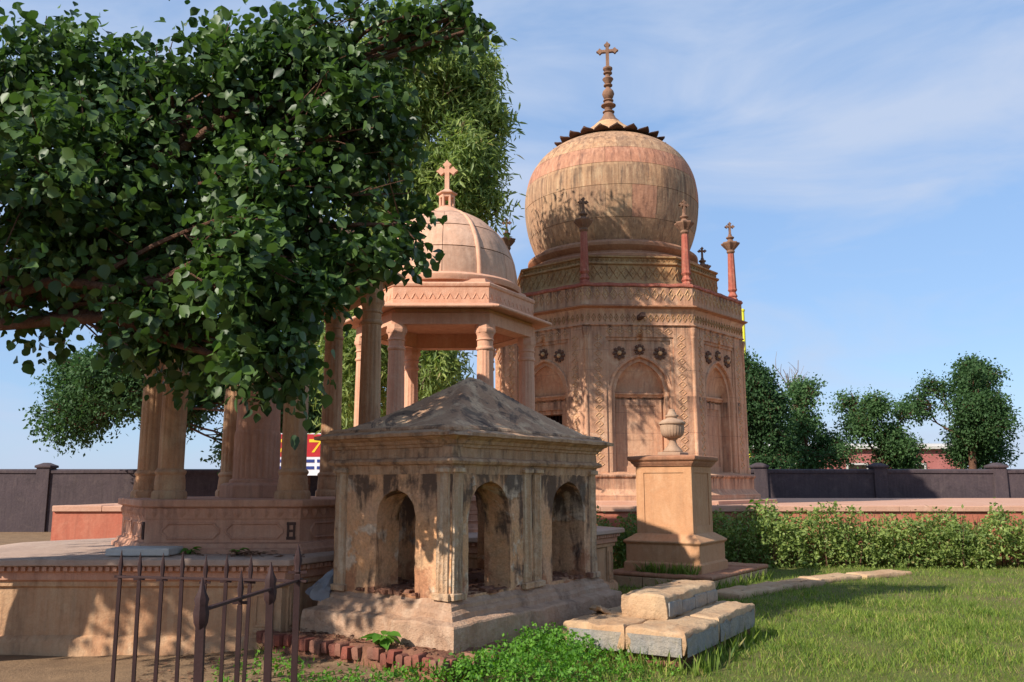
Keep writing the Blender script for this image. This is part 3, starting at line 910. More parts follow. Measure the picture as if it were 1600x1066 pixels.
CB, CT = 1.463, 3.872
def pavilion(name, label, loc, phi, mats, zlow, domed=True):
    stone_, panel_ = mats
    root = thing(name, label, 'pavilion', (loc[0], loc[1], 0), phi, 'hexagonal grave pavilions')
    # upper podium
    UR = 1.56
    up = MB().ngon(6, [(UR + .09, zlow - .02), (UR + .09, zlow + .045), (UR + .05, zlow + .06), (UR + .03, zlow + .10), (UR - .02, zlow + .11), (UR - .02, CB - .20), (UR - .01, CB - .19), (UR - .01, CB - .085), (UR + .035, CB - .075), (UR + .045, CB - .065), (UR + .045, CB - .01), (UR + .035, CB)], cap1=True, seg=.4).noise(.002, 4).build('podium', 'podium', root, bevel=.005)
    ap_ = (UR - .02) * math.cos(math.pi / 6)
    sd = UR - .02
    pm = MB()                      # lotus petal of the band
    w, h = sd / 11 / 2 * .9, .088
    for i in range(7):
        f = i / 6
        ww = w * (1 - f ** 3 * .75)
        yb_ = -.006 - .020 * math.sin(math.pi * min(1, f + .12))
        pm.v += [(-ww, .006, h * .5 - h * f), (0, yb_, h * .5 - h * f), (ww, .006, h * .5 - h * f)]
    for i in range(6):
        for s in range(2):
            pm.f.append((i * 3 + s, i * 3 + s + 1, i * 3 + 4 + s, i * 3 + 3 + s))
    pm = pm.mesh('carved_petal', 'podium', angle=30)
    # panel frame with cut corners
    def panel(x0, x1, z0, z1, c, wd, t):
        m_ = MB()
        def outl(e):
            a0, a1, b0, b1 = x0 + e, x1 - e, z0 + e, z1 - e
            cc = c - e * .4
            return [(a0 + cc, b0), (a1 - cc, b0), (a1 - cc * .55, b0 + cc * .55), (a1, b0 + cc), (a1, b1 - cc), (a1 - cc * .55, b1 - cc * .55), (a1 - cc, b1), (a0 + cc, b1), (a0 + cc * .55, b1 - cc * .55), (a0, b1 - cc), (a0, b0 + cc), (a0 + cc * .55, b0 + cc * .55)]
        A, B, C_, D = outl(0), outl(wd * .35), outl(wd * .65), outl(wd)
        n_ = len(A)
        vv = [(x, .004, z) for x, z in A] + [(x, -t, z) for x, z in B] + [(x, -t, z) for x, z in C_] + [(x, .004, z) for x, z in D]
        m_.add(vv, [(r_ * n_ + i, r_ * n_ + (i + 1) % n_, (r_ + 1) * n_ + (i + 1) % n_, (r_ + 1) * n_ + i) for r_ in range(3) for i in range(n_)])
        return m_.mesh('panel_frame', 'podium', angle=30)
    zz0, zz1 = zlow + .135, CB - .225
    fr = panel(-sd * .40, -.02, zz0, zz1, .06, .03, .012)
    fr2 = panel(.02, sd * .40, zz0, zz1, .06, .03, .012)
    blk = MB()
    blk.box(-.045, .045, -.012, .01, zz0, zz0 + .03)
    blk.box(-.045, .045, -.012, .01, zz1 - .03, zz1)
    blk.box(-.04, -.02, -.014, .01, zz0 + .03, zz1 - .03)
    blk.box(.02, .04, -.014, .01, zz0 + .03, zz1 - .03)
    blk.box(-.018, .018, -.010, .01, (zz0 + zz1) / 2 - .012, (zz0 + zz1) / 2 + .012)
    blk = blk.mesh('carved_block', 'dark_stone')
    for k in range(6):
        a = k * math.pi / 3
        M_ = Matrix.Rotation(a, 4, 'Z')
        put('panel_frame', fr, up, M_ @ Vector((0, -ap_, 0)), a)
        put('panel_frame', fr2, up, M_ @ Vector((0, -ap_, 0)), a)
        put('carved_block', blk, up, M_ @ Vector((sd * .445, -ap_, 0)), a)
        for i in range(11):
            put('carved_petal', pm, up, M_ @ Vector((-sd / 2 + sd * (i + .5) / 11, -ap_ - .009, CB - .137)), a)
    column_parts(root, CB, CT, .130, 1.27, mats=(stone_, stone_))
    # architrave ring, open in the middle
    MB().ngon(6, [(1.10, CT), (1.40, CT), (1.40, CT + .17), (1.36, CT + .18), (1.36, CT + .23), (1.08, CT + .24), (1.08, CT + .002)], seg=.5).noise(.002, 4).build('architrave', stone_, root, bevel=.006)
    MB().ngon(6, [(1.05, CT + .235), (1.43, CT + .235), (1.66, CT + .205), (1.675, CT + .225), (1.66, CT + .25), (1.47, CT + .30), (1.38, CT + .31)], cap0=True, seg=.5).noise(.003, 3).build('eave', stone_, root, bevel=.005)
    MB().ngon(6, [(1.36, CT + .30), (1.38, CT + .31), (1.38, CT + .55), (1.40, CT + .56), (1.41, CT + .60), (1.38, CT + .625), (1.28, CT + .63), (1.26, CT + .70), (1.15, CT + .71)], cap1=True, seg=.5).noise(.002, 4).build('parapet', stone_, root, bevel=.005)
    # carved zigzag chevrons on the parapet
    ch = MB()
    w2, h2 = .06, .05
    ch.add([(-w2, .004, -h2), (0, .004, h2), (w2, .004, -h2), (w2 * .7, -.010, -h2), (0, -.010, h2 * .6), (-w2 * .7, -.010, -h2), (-w2 * .45, .004, -h2), (0, .004, h2 * .25), (w2 * .45, .004, -h2)],
           [(0, 1, 4, 5), (1, 2, 3, 4), (5, 4, 7, 6), (4, 3, 8, 7)])
    ch = ch.mesh('carved_chevron', stone_, angle=20)
    pa = 1.38 * math.cos(math.pi / 6)
    for k in range(6):
        a = k * math.pi / 3
        for i in range(11):
            p = Matrix.Rotation(a, 4, 'Z') @ Vector((-.69 + 1.38 * (i + .5) / 11, -pa, CT + .43))
            put('carved_chevron', ch, root, p, a)
    if not domed:
        MB().ngon(6, [(1.20, CT + .70), (1.22, CT + .73), (1.16, CT + .76), (.7, CT + .90), (.25, CT + .99), (.10, CT + 1.01)], cap1=True, seg=.4).noise(.004, 3).build('low_roof', panel_, root, bevel=.006)
        MB().lathe([(.16, CT + .98), (.18, CT + 1.02), (.10, CT + 1.06), (.13, CT + 1.14), (.05, CT + 1.22), (.0, CT + 1.24)], 16).build('knob', stone_, root)
        return root
    # dome
    zb = CT + .70
    MB().lathe([(1.17, zb - .02), (1.19, zb + .03), (1.19, zb + .06), (1.14, zb + .10), (1.10, zb + .11)], 60).build('dome_ring', stone_, root)
    prof = [(1.10, .10), (1.09, .28), (1.045, .52), (.96, .74), (.82, .96), (.64, 1.13), (.44, 1.25), (.24, 1.32), (.12, 1.345)]
    def pd(f):
        f = max(0, min(1, f)) * (len(prof) - 1)
        i = min(int(f), len(prof) - 2)
        t = f - i
        return prof[i][0] + (prof[i + 1][0] - prof[i][0]) * t, zb + prof[i][1] + (prof[i + 1][1] - prof[i][1]) * t
    dm = MB().lathe([(r_ - .025, z) for r_, z in [pd(i / 24) for i in range(25)]], 48).build('dome', 'dark_stone', root, angle=80)
    rr_ = [0, .25, .47, .70, .95]
    for j in range(4):
        npan = 12 if j < 3 else 6
        for i in range(npan):
            a0 = 2 * math.pi * i / npan + R(0) + .004
            a1 = 2 * math.pi * (i + 1) / npan - .004
            f0, f1 = rr_[j] + .004, rr_[j + 1] - .004
            mm = MB()
            nu, nv = 5, 4
            vv = []
            for q in range(nv + 1):
                r_, z = pd(f0 + (f1 - f0) * q / nv)
                for p in range(nu + 1):
                    a = a0 + (a1 - a0) * p / nu
                    vv.append((r_ * math.cos(a), r_ * math.sin(a), z))
            S = len(vv)
            fs_ = [(q * (nu + 1) + p, q * (nu + 1) + p + 1, (q + 1) * (nu + 1) + p + 1, (q + 1) * (nu + 1) + p) for q in range(nv) for p in range(nu)]
            rim = list(range(nu)) + [q * (nu + 1) + nu for q in range(nv)] + [nv * (nu + 1) + p for p in range(nu, 0, -1)] + [q * (nu + 1) for q in range(nv, 0, -1)]
            nr = len(rim)
            fs_ += [(rim[t], S + t, S + (t + 1) % nr, rim[(t + 1) % nr]) for t in range(nr)]
            mm.add(vv + [(x * .975, y * .975, z) for x, y, z in (vv[t] for t in rim)], fs_)
            mm.build('dome_panel', panel_, dm, angle=50)
    rib = MB()
    for i in range(17):
        r_, z = pd(i / 16 * .93)
        for dx, dy in ((-.01, -.045), (.022, -.035), (.034, -.012), (.034, .012), (.022, .035), (-.01, .045)):
            rib.v.append((r_ + dx, dy * (1 - .45 * i / 16), z))
    rib.f = [(i * 6 + j, i * 6 + j + 1, i * 6 + 7 + j, i * 6 + 6 + j) for i in range(16) for j in range(5)]
    rib = rib.mesh('rib', stone_, angle=60)
    for k in range(6):
        put('rib', rib, dm, rz=k * math.pi / 3)
    zt = zb + 1.30
    MB().lathe([(.30, zt - .06), (.33, zt - .02), (.29, zt + .02), (.20, zt + .07), (.15, zt + .10), (.14, zt + .11)], 24, mod=lambda r_, a, z, j: r_ * (1 + .04 * math.cos(a * 8))).build('dome_cap', stone_, root)
    # little open lantern
    ln = MB().ngon(6, [(.135, zt + .09), (.14, zt + .13), (.115, zt + .14)], cap0=True, cap1=True)
    for k in range(6):
        a = math.pi / 6 + k * math.pi / 3
        ln.ngon(6, [(.022, zt + .135), (.022, zt + .30)], cx=.105 * math.sin(a), cy=-.105 * math.cos(a))
    ln.ngon(6, [(.125, zt + .285), (.13, zt + .33), (.165, zt + .345), (.17, zt + .365), (.13, zt + .385), (.06, zt + .43)], cap0=True, cap1=True)
    ln.build('lantern', stone_, root)
    if True:
        put('cross', cross_mb(.50, .17, .032, .036).mesh('cross', stone_), root, (0, 0, zt + .42), rz=-.1 - phi)
    return root

P1, P2 = (-2.82, 10.2), (-.86, 13.33)
pav2 = pavilion('domed_pavilion', 'pink sandstone hexagonal pavilion with ribbed dome and small lantern cross, beside the mausoleum', P2, .005, ('pink_stone', 'pink_panel'), .975)
pav1 = pavilion('domed_pavilion', 'buff hexagonal pavilion half hidden behind the leafy tree, with a thick shaft inside', P1, .023, ('podium_buff', 'pink_panel'), .93, False)

# memorial shaft inside the left pavilion
ms = thing('memorial_shaft', 'thick round sandstone shaft with reeded lower half inside the left pavilion', 'monument', (P1[0] - .03, P1[1], CB))
MB().ngon(8, [(.40, 0), (.40, .14), (.37, .16), (.33, .17)], cap0=True, cap1=True).build('base', 'podium', ms, bevel=.006)
MB().lathe([(.30, .17), (.30, .20), (.255, .22)], 40, cap0=False).build('ring', 'podium', ms)
MB().lathe([(.265, .21), (.265, .72), (.255, .76), (.25, .77)], 120, mod=lambda r_, a, z, j: r_ * (.955 + .045 * abs(math.sin(a * 12)) ** .5) if j in (0, 1) else r_, cap0=False, cap1=False).build('reeding', 'podium', ms, angle=60)
MB().lathe([(.25, .765), (.242, 1.4), (.235, 1.75), (.28, 1.79), (.28, 1.84), (.24, 1.86)], 48, cap0=False).build('shaft', 'podium', ms)

# ------------------------------------------------ lower podiums
def dentils(parent, poly, off, z0, z1, w, gap, edges, mat):
    """row of small blocks under a cornice, one joined course"""
    m = MB()
    n = len(poly)
    for e in edges:
        a, b = Vector(poly[e]), Vector(poly[(e + 1) % n])
        d = (b - a).normalized()
        o = Vector((d.y, -d.x))
        L = (b - a).length
        k = int(L / (w + gap))
        for i in range(k):
            c = a + d * (L * (i + .5) / k)
            q = [c - d * w / 2 - o * .02, c + d * w / 2 - o * .02, c + d * w / 2 + o * off, c - d * w / 2 + o * off]
            m.add([(p.x, p.y, z0) for p in q] + [(p.x, p.y, z1) for p in q], [(3, 2, 1, 0), (4, 5, 6, 7), (0, 1, 5, 4), (1, 2, 6, 5), (2, 3, 7, 6), (3, 0, 4, 7)])
    return tag(m.build('dentil_course', mat, parent, smooth=False), kind='stuff')
def low_podium(label, poly, ztop, edges):
    c = Vector((sum(p[0] for p in poly) / len(poly), sum(p[1] for p in poly) / len(poly)))
    t = thing('stone_podium', label, 'podium', (c.x, c.y, 0), group='stone podiums under the pavilions')
    pl = [(p[0] - c.x, p[1] - c.y) for p in poly]
    MB().sweep(pl, [(.06, -.1), (.06, .16), (.03, .20), (0, .22), (0, ztop - .28), (.03, ztop - .26), (.03, ztop - .22)], seg=.3).noise(.005, 3).build('podium_wall', 'podium_buff', t)
    MB().sweep(pl, [(.03, ztop - .22), (.06, ztop - .20), (.06, ztop - .135), (.09, ztop - .12), (.09, ztop - .075)], seg=.3).noise(.003, 3).build('cornice', 'podium', t)
    dentils(t, pl, .125, ztop - .118, ztop - .078, .035, .03, edges, 'podium')
    MB().sweep(pl, [(.05, ztop - .074), (.15, ztop - .07), (.16, ztop - .06), (.16, ztop - .012), (.14, ztop), (-.2, ztop + .004)], cap1=True, seg=.3).noise(.004, 3).build('top_slab', 'podium_top', t, bevel=.004)
    n = len(pl)
    for e in edges:                     # panelled pilasters near the ends of each face
        a, b = Vector(pl[e]), Vector(pl[(e + 1) % n])
        d = (b - a).normalized()
        L = (b - a).length
        an = math.atan2(d.y, d.x)
        for s in (.17, L - .17):
            pm = MB()
            pm.box(-.10, .10, -.025, .02, .18, ztop - .25)
            frame_box(pm, -.075, .075, .30, ztop - .33, -.025, .022, .012)
            pm.box(-.075, .075, -.04, -.02, .20, .235)
            pm.box(-.075, .075, -.04, -.02, .25, .275)
            pm.build('pilaster', 'podium_buff', t).matrix_local = Matrix.Translation((a + d * s).to_3d()) @ Matrix.Rotation(an, 4, 'Z')
        for i in range(1, max(2, int(L / .9))):   # panel joints
            pass
    return t
B_ = (-2.06, 8.42)
podA = [(-5.4, 8.42), B_, (B_[0] + 2.6 * math.cos(R(63)), B_[1] + 2.6 * math.sin(R(63))), (-1.2, 12.1), (-4.4, 12.1), (-5.6, 10.6)]
low_podium('broad stone podium carrying the left pavilion, behind the iron railing', podA, .93, (0, 1))
podB = [(P2[0] + 2.55 * math.sin(R(30 + 60 * k)), P2[1] - 2.55 * math.cos(R(30 + 60 * k))) for k in range(6)]
low_podium('broad stone podium carrying the domed pavilion, behind the ruined kiosk', podB, .975, (5, 0, 1))

# ================================================================== RUINED KIOSK
KF, KA, KW, KL = (-.417, 7.507), .944, 1.42, 2.46      # front corner, direction of the long side, short and long side
KZ0, KZ1 = .64, 1.80
kio = thing('tomb_kiosk', 'crumbling plastered grave kiosk with arched openings and a low hipped roof', 'kiosk', (KF[0], KF[1], 0), KA)
# local frame: x along the long side, y along the short side (back to the left), origin at the front corner
rect = [(0, 0), (KL, 0), (KL, KW), (0, KW)]
def round_arch(c, hw, sp):
    return lambda x: sp + math.sqrt(max(0.0, hw * hw - (x - c) ** 2)) * 1.0
TH = .30
def arch_wall(L, arches):
    m = MB()
    ops = [(c - hw, c + hw, KZ0 + .03, round_arch(c, hw, sp)) for c, hw, sp in arches]
    m.plate(0, L, KZ0 - .06, KZ1 + .01, 0, ops, TH, .055)
    m.plate(TH * .88, L - TH * .88, KZ0 - .06, KZ1 + .01, TH, [o for o in ops], 0, .09, flip=True)
    return m
def erode(m, amp=.010):
    out = []
    for p in m.v:
        q = disp(p, amp * .6, 5, 1.7)
        q = disp(q, amp * .5, 21, 4.1)
        out.append(q)
    m.v = out
    return m
A_long = [(.55, .315, 1.32), (1.90, .315, 1.32)]
A_short = [(.64, .235, 1.32)]
M_long = Matrix.Identity(4)
M_long_b = Matrix.Translation((KL, KW, 0)) @ Matrix.Rotation(math.pi, 4, 'Z')
M_short = Matrix.Translation((0, KW, 0)) @ Matrix.Rotation(-math.pi / 2, 4, 'Z')
M_short_b = Matrix.Translation((KL, 0, 0)) @ Matrix.Rotation(math.pi / 2, 4, 'Z')
erode(arch_wall(KL, A_long).xf(M_long)).build('wall', 'plaster', kio)
erode(arch_wall(KL, A_long).xf(M_long_b)).build('wall', 'plaster', kio)
erode(arch_wall(KW, [(KW - .64, .235, 1.32)]).xf(M_short)).build('wall', 'plaster', kio)
erode(arch_wall(KW, A_short).xf(M_short_b)).build('wall', 'plaster', kio)
# plinth with stepped moulding
pl = MB().sweep(rect, [(.21, .10), (.205, .20), (.20, .30), (.20, .40), (.195, .475), (.185, .49), (.10, .51), (.095, .55), (.085, .557), (.07, .575), (.055, .58), (.05, .61), (.02, .625), (.0, .65), (-.34, .662)], seg=.06)
erode(pl, .011)
pl.v = [((x, y, z - .035 * max(0, mnoise.noise(Vector((x * 3, y * 3, 2.2)))) if z > .4 else z)) for x, y, z in pl.v]
pl.build('plinth', 'plinth', kio, angle=24)
fl = MB()
nx_, ny_ = 40, 24
fl.v = [(-.0 + KL * i / nx_, KW * j / ny_, .665 + .03 * mnoise.noise(Vector((i * .5, j * .5, 0))) + .02 * mnoise.noise(Vector((i * 1.7, j * 1.7, 5)))) for j in range(ny_ + 1) for i in range(nx_ + 1)]
fl.f = [(j * (nx_ + 1) + i, j * (nx_ + 1) + i + 1, (j + 1) * (nx_ + 1) + i + 1, (j + 1) * (nx_ + 1) + i) for j in range(ny_) for i in range(nx_)]
fl.build('floor', 'rubble', kio, angle=60)
# architrave moulding, frieze and eave cornice
def bite(m, r_=.24, depth=.085):
    """break away plaster at the front corner of the eave"""
    out = []
    for x, y, z in m.v:
        d = math.hypot(x + .1, y + .1)
        if d < r_ and z > KZ1 + .1:
            n_ = .6 + .8 * mnoise.noise(Vector((x * 14, y * 14, z * 22)))
            k = depth * max(0, 1 - d / r_) * max(.1, n_) * 1.5
            x, y = x + k, y + k
        out.append((x, y, z))
    m.v = out
    return m
ar = MB().sweep(rect, [(.0, KZ1 - .10), (.015, KZ1 - .02), (.045, KZ1 - .012), (.06, KZ1 + .012), (.045, KZ1 + .035), (.015, KZ1 + .045), (.012, KZ1 + .135), (-.05, KZ1 + .14)], seg=.06)
erode(ar, .006).build('architrave', 'plaster_dark', kio, angle=28)
ev = MB().sweep(rect, [(.01, KZ1 + .130), (.03, KZ1 + .135), (.035, KZ1 + .16), (.055, KZ1 + .165), (.065, KZ1 + .195), (.10, KZ1 + .212), (.105, KZ1 + .222), (.155, KZ1 + .228), (.158, KZ1 + .258), (.12, KZ1 + .268), (.03, KZ1 + .30)], seg=.045)
bite(erode(ev, .006)).build('eave_cornice', 'plaster_dark', kio, angle=28)
# hipped roof with a short ridge
rb, rt = KZ1 + .285, 2.70
rp_ = MB()
base_o, rid = .035, .22
NR, NU, NV = 14, 40, 26
def roofz(x, y):
    dx = min(x + base_o, KL + base_o - x)
    dy = min(y + base_o, KW + base_o - y)
    h = rt - rb
    hx = dx / ((KL + 2 * base_o - rid) / 2)
    hy = dy / ((KW + 2 * base_o) / 2)
    t = min(hx, hy, 1)
    s_ = 1 - t
    z = rb + h * (t - .05 * math.sin(math.pi * t))
    return z
vv = []
for j in range(NV * 2 + 1):
    for i in range(NU * 2 + 1):
        x = -base_o + (KL + 2 * base_o) * i / (NU * 2)
        y = -base_o + (KW + 2 * base_o) * j / (NV * 2)
        z = roofz(x, y) + .010 * mnoise.noise(Vector((x * 4, y * 4, 0))) + .006 * mnoise.noise(Vector((x * 13, y * 13, 4)))
        vv.append((x, y, z))
w_ = NU * 2 + 1
rp_.add(vv, [(j * w_ + i, j * w_ + i + 1, (j + 1) * w_ + i + 1, (j + 1) * w_ + i) for j in range(NV * 2) for i in range(NU * 2)])
rp_.build('roof', 'roof', kio, angle=40)
rs = MB().sweep(rect, [(.06, KZ1 + .27), (.062, rb + .015), (.05, rb + .035), (.0, rb + .045), (-.05, rb + .05)], seg=.06)
bite(erode(rs, .006), .2, .05).build('roof_kerb', 'roof', kio, angle=30)
# fluted pilasters
def pilaster(w, h0, h1, n):
    m = MB()
    k = n * 6
    xs = [-w / 2 + w * i / k for i in range(k + 1)]
    zs = [h0 + (h1 - h0) * j / 14 for j in range(15)]
    def dep(i):
        ph = (i % 6) / 6
        return -.030 + .017 * math.sin(math.pi * ph) ** .7 if 0 < i < k else 0.012
    vv = [(x, dep(i), z) for z in zs for i, x in enumerate(xs)]
    m.add(vv, [(j * (k + 1) + i, j * (k + 1) + i + 1, (j + 1) * (k + 1) + i + 1, (j + 1) * (k + 1) + i) for j in range(14) for i in range(k)])
    m.box(-w / 2 - .02, w / 2 + .02, -.045, .01, h0 - .012, h0 + .045, .006)
    m.box(-w / 2 - .012, w / 2 + .012, -.04, .01, h1 - .05, h1 - .01, .006)
    return m
for Mx, spots in ((M_long, ((.075, .13, 3), (1.14, .13, 3), (1.31, .13, 3), (KL - .075, .13, 2))), (M_short, ((.09, .15, 2), (KW - .085, .14, 3)))):
    for x, w, n in spots:
        p = pilaster(w, KZ0 + .015, KZ1 - .035, n).xf(Mx @ Matrix.Translation((x, 0, 0)))
        erode(p, .008).build('pilaster', 'flake', kio, angle=35)

rbm = MB()
for i in range(170):
    side = random.random()
    if side < .7:
        x, y = random.uniform(.08, KL - .08), random.choice((random.uniform(-.05, .35), random.uniform(.3, KW - .05)))
    else:
        x, y = random.uniform(-.06, .3), random.uniform(.35, 1.1)
    r_ = random.uniform(.012, .045)
    c_ = Vector((x, y, .665 + r_ * .35))
    vs_ = []
    for a in ((-1, -1, -1), (1, -1, -1), (1, 1, -1), (-1, 1, -1), (-1, -1, 1), (1, -1, 1), (1, 1, 1), (-1, 1, 1)):
        vs_.append(c_ + Vector((a[0] * r_ * random.uniform(.5, 1.1), a[1] * r_ * random.uniform(.5, 1.1), a[2] * r_ * random.uniform(.3, .7))))
    rbm.add(vs_, [(3, 2, 1, 0), (4, 5, 6, 7), (0, 1, 5, 4), (1, 2, 6, 5), (2, 3, 7, 6), (3, 0, 4, 7)])
tag(rbm.build('rubble', 'rubble', kio, angle=30), kind='stuff')

# brick ledge under the kiosk, bricks set on edge
kl = thing('brick_ledge', 'low worn brick ledge running along the foot of the kiosk', 'ledge', (KF[0], KF[1], 0), KA)
lm = MB().sweep([(-.42, -.30), (.55, -.30), (.55, .4), (-.42, KW + .55)], [(0, -.05), (0, .08), (-.05, .27), (-.10, .285), (-.3, .29)], cap1=True, seg=.08)
erode(lm, .03).build('core', 'rubble', kl, angle=60)
bme = []
for q in range(6):
    b = MB().box(-.033, .033, -.085, .06, -.052, .052, .010)
    b.v = [disp(p, .010, 14, q * 3.1) for p in b.v]
    bme.append(b.mesh('brick', 'brick', angle=50))
n_ = 26
for i in range(n_):
    y = -.28 + (KW + .76) * i / (n_ - 1)
    lx = -.42
    if random.random() < .12:
        continue
    put('brick', bme[i % 6], kl, (lx + .06 + random.uniform(-.02, .02), y, .225 + random.uniform(-.02, .012)),
        rot=(random.uniform(-.07, .07), random.uniform(-.16, .10), -math.pi / 2 + random.uniform(-.09, .09)))
for i in range(9):
    x = -.36 + .085 * i
    if random.random() < .25:
        continue
    put('brick', bme[(i + 2) % 6], kl, (x, -.25 + random.uniform(-.02, .02), .215 + random.uniform(-.03, .01)),
        rot=(random.uniform(-.12, .12), random.uniform(-.12, .12), random.uniform(-.12, .12)))

# crumpled sack wedged beside the kiosk
sk = MB()
for j in range(9):
    f = j / 8
    for i in range(16):
        a = 2 * math.pi * i / 16
        r_ = .5 + .25 * math.sin(math.pi * (f * .8 + .2)) + .16 * math.sin(5 * a + 4 * f) + .08 * math.sin(9 * a - 6 * f)
        sk.v.append((.17 * r_ * math.cos(a) * (1.2 - f), .11 * r_ * math.sin(a) * (1.25 - f * .9), .30 * f))
sk.f = [(j * 16 + i, j * 16 + (i + 1) % 16, (j + 1) * 16 + (i + 1) % 16, (j + 1) * 16 + i) for j in range(8) for i in range(16)] + [tuple(range(128, 144)), tuple(reversed(range(16)))]
sk.noise(.016, 12)
so = sk.build('plastic_sack', 'sack', angle=25)
so.location = Matrix.Translation((KF[0], KF[1], 0)) @ Matrix.Rotation(KA, 4, 'Z') @ Vector((-.06, KW + .11, .55))
so.rotation_euler = (.1, .45, .2)
tag(so, 'crumpled grey plastic sack lying against the left corner of the kiosk', 'sack')

# ================================================================== SLAB TOMB
st = thing('slab_tomb', 'low two-tiered stone slab grave with blue-grey edges in the right foreground grass', 'grave', (1.54, 7.52, .03), R(58))
def slab(x0, x1, y0, y1, z0, z1, name, mat, amp=.012, seg=.06, tilt=0.0):
    amp *= 1.8
    m = MB().sweep([(x0, y0), (x1, y0), (x1, y1), (x0, y1)], [(-.012, z0), (0, z0 + .012), (.004, (z0 + z1) / 2), (0, z1 - .016), (-.016, z1), (-.10, z1 + .004), (-.2 if min(x1 - x0, y1 - y0) > .45 else -.14, z1 + .003)], cap0=True, cap1=True, seg=seg)
    m.v = [disp(disp(p, amp, 4, 3.0), amp * .45, 17, 1.0) for p in m.v]
    m.v = [(x, y, z + tilt * (x - x0)) for x, y, z in m.v]
    return m
bs = slab(.06, 1.95, .05, 1.08, -.05, .20, 'foot', 'rubble', .02)
bs.build('foot', 'rubble', st, angle=50)
# edge stones, one by one
for x0, x1, y0, y1 in ((0, .86, 0, .54), (.872, 2.03, 0, .54), (0, .80, .552, 1.15), (.812, 2.03, .552, 1.15)):
    slab(x0, x1, y0, y1, .17, .365 + random.uniform(-.008, .008), 'slab', 'slab').build('slab', 'slab', st, angle=50, bevel=.006)
for x0, x1 in ((.02, .83), (.895, 2.0)):            # blue-grey facing on the long side
    m = MB()
    k1, k2 = 26, 6
    m.v = []
    for j in range(k2 + 1):
        for i in range(k1 + 1):
            x, z = x0 + (x1 - x0) * i / k1, .165 + .165 * j / k2
            e = .03 * mnoise.noise(Vector((x * 9, 1, 7))) if j == k2 else 0
            ed = min(i, k1 - i, j + 1, 3) / 3
            m.v.append((x, -.010 - .008 * ed - .004 * mnoise.noise(Vector((x * 20, z * 20, 0))), z + e - .01))
    m.f = [(j * (k1 + 1) + i, j * (k1 + 1) + i + 1, (j + 1) * (k1 + 1) + i + 1, (j + 1) * (k1 + 1) + i) for j in range(k2) for i in range(k1)]
    m.build('facing_stone', 'slab_grey', st, angle=60)
for y0, y1 in ((.03, .52), (.57, 1.10)):
    m = MB()
    k1, k2 = 16, 6
    for j in range(k2 + 1):
        for i in range(k1 + 1):
            y, z = y0 + (y1 - y0) * i / k1, .165 + .16 * j / k2
            ed = min(i, k1 - i, j + 1, 3) / 3
            m.v.append((-.010 - .008 * ed - .004 * mnoise.noise(Vector((y * 20, z * 20, 3))), y, z - .01))
    m.f = [(j * (k1 + 1) + i, j * (k1 + 1) + i + 1, (j + 1) * (k1 + 1) + i + 1, (j + 1) * (k1 + 1) + i) for j in range(k2) for i in range(k1)]
    m.build('facing_stone', 'slab_grey', st, angle=60)
slab(.50, 1.92, .36, .80, .36, .575, 'top_block', 'slab').build('top_block', 'slab', st, angle=50, bevel=.008)
for i in range(4):
    x0 = .54 + .345 * i
    m = MB().box(x0, x0 + .325, .335, .37, .385, .505 + random.uniform(-.01, .015), .010)
    m.v = [disp(p, .008, 10, i) for p in m.v]
    m.build('facing_stone', 'slab_grey', st, angle=50)
fr_ = slab(-.16, .16, -.10, .10, 0, .045, 'broken', 'slab', .02, .04)
fo = fr_.build('broken_stone', 'slab', angle=50)
fo.location = (1.02, 8.52, .405)
fo.rotation_euler = (.05, .22, .5)
tag(fo, 'small broken stone piece lying on the slab grave, left of its upper block', 'stone')

# ================================================================== URN PEDESTAL
up = thing('urn_pedestal', 'square sandstone grave pedestal topped by a fluted stone urn', 'monument', (2.80, 14.13, 0), R(-32))
hs = .46
def sq(h):
    return [(-h, -h), (h, -h), (h, h), (-h, h)]
MB().sweep(sq(.60), [(.03, .28), (.03, .42), (.0, .44), (0, .70), (.02, .72), (.035, .735), (.035, .755), (-.10, .845), (-.13, .86), (-.15, .87)], cap1=True, seg=.3).noise(.004, 3).build('base', 'ped', up, bevel=.008)
sh = MB()
sh.box(-hs + .014, hs - .014, -hs + .014, hs - .014, .85, 1.91)
for k in range(4):
    t = MB()
    e_ = 0 if k % 2 else -.014
    for a in ((-hs - e_, hs + e_, .85, .98), (-hs - e_, hs + e_, 1.80, 1.91), (-hs - e_, -hs + .13, .98, 1.80), (hs - .13, hs + e_, .98, 1.80)):
        t.box(a[0], a[1], -hs, -hs + .016, a[2], a[3])
    t.xf(Matrix.Rotation(k * math.pi / 2, 4, 'Z'))
    sh.add(t.v, t.f)
sh.build('shaft', 'ped', up)
MB().sweep(sq(hs), [(-.02, 1.89), (.02, 1.90), (.035, 1.93), (.06, 1.955), (.065, 1.975), (.095, 1.995), (.105, 2.01), (.105, 2.05), (.09, 2.06), (-.2, 2.085)], cap1=True, seg=.3).noise(.003, 3).build('cap', 'ped_edge', up, bevel=.005)
MB().sweep(sq(.17), [(.02, 2.07), (.02, 2.125), (0, 2.135)], cap1=True).build('urn_foot', 'urn_stone', up, bevel=.004)
MB().lathe([(.15, 2.13), (.16, 2.15), (.13, 2.19), (.075, 2.25), (.06, 2.30), (.06, 2.33), (.085, 2.345), (.075, 2.36)], 28).build('urn_stem', 'urn_stone', up)
ub = [(.07, 2.35), (.12, 2.365), (.165, 2.40), (.188, 2.45), (.195, 2.52), (.19, 2.58)]
MB().lathe(ub, 96, mod=lambda r_, a, z, j: r_ * (.955 + .045 * abs(math.sin(a * 12)) ** .6) if 0 < j < 5 else r_).build('urn_bowl', 'urn_stone', up, angle=60)
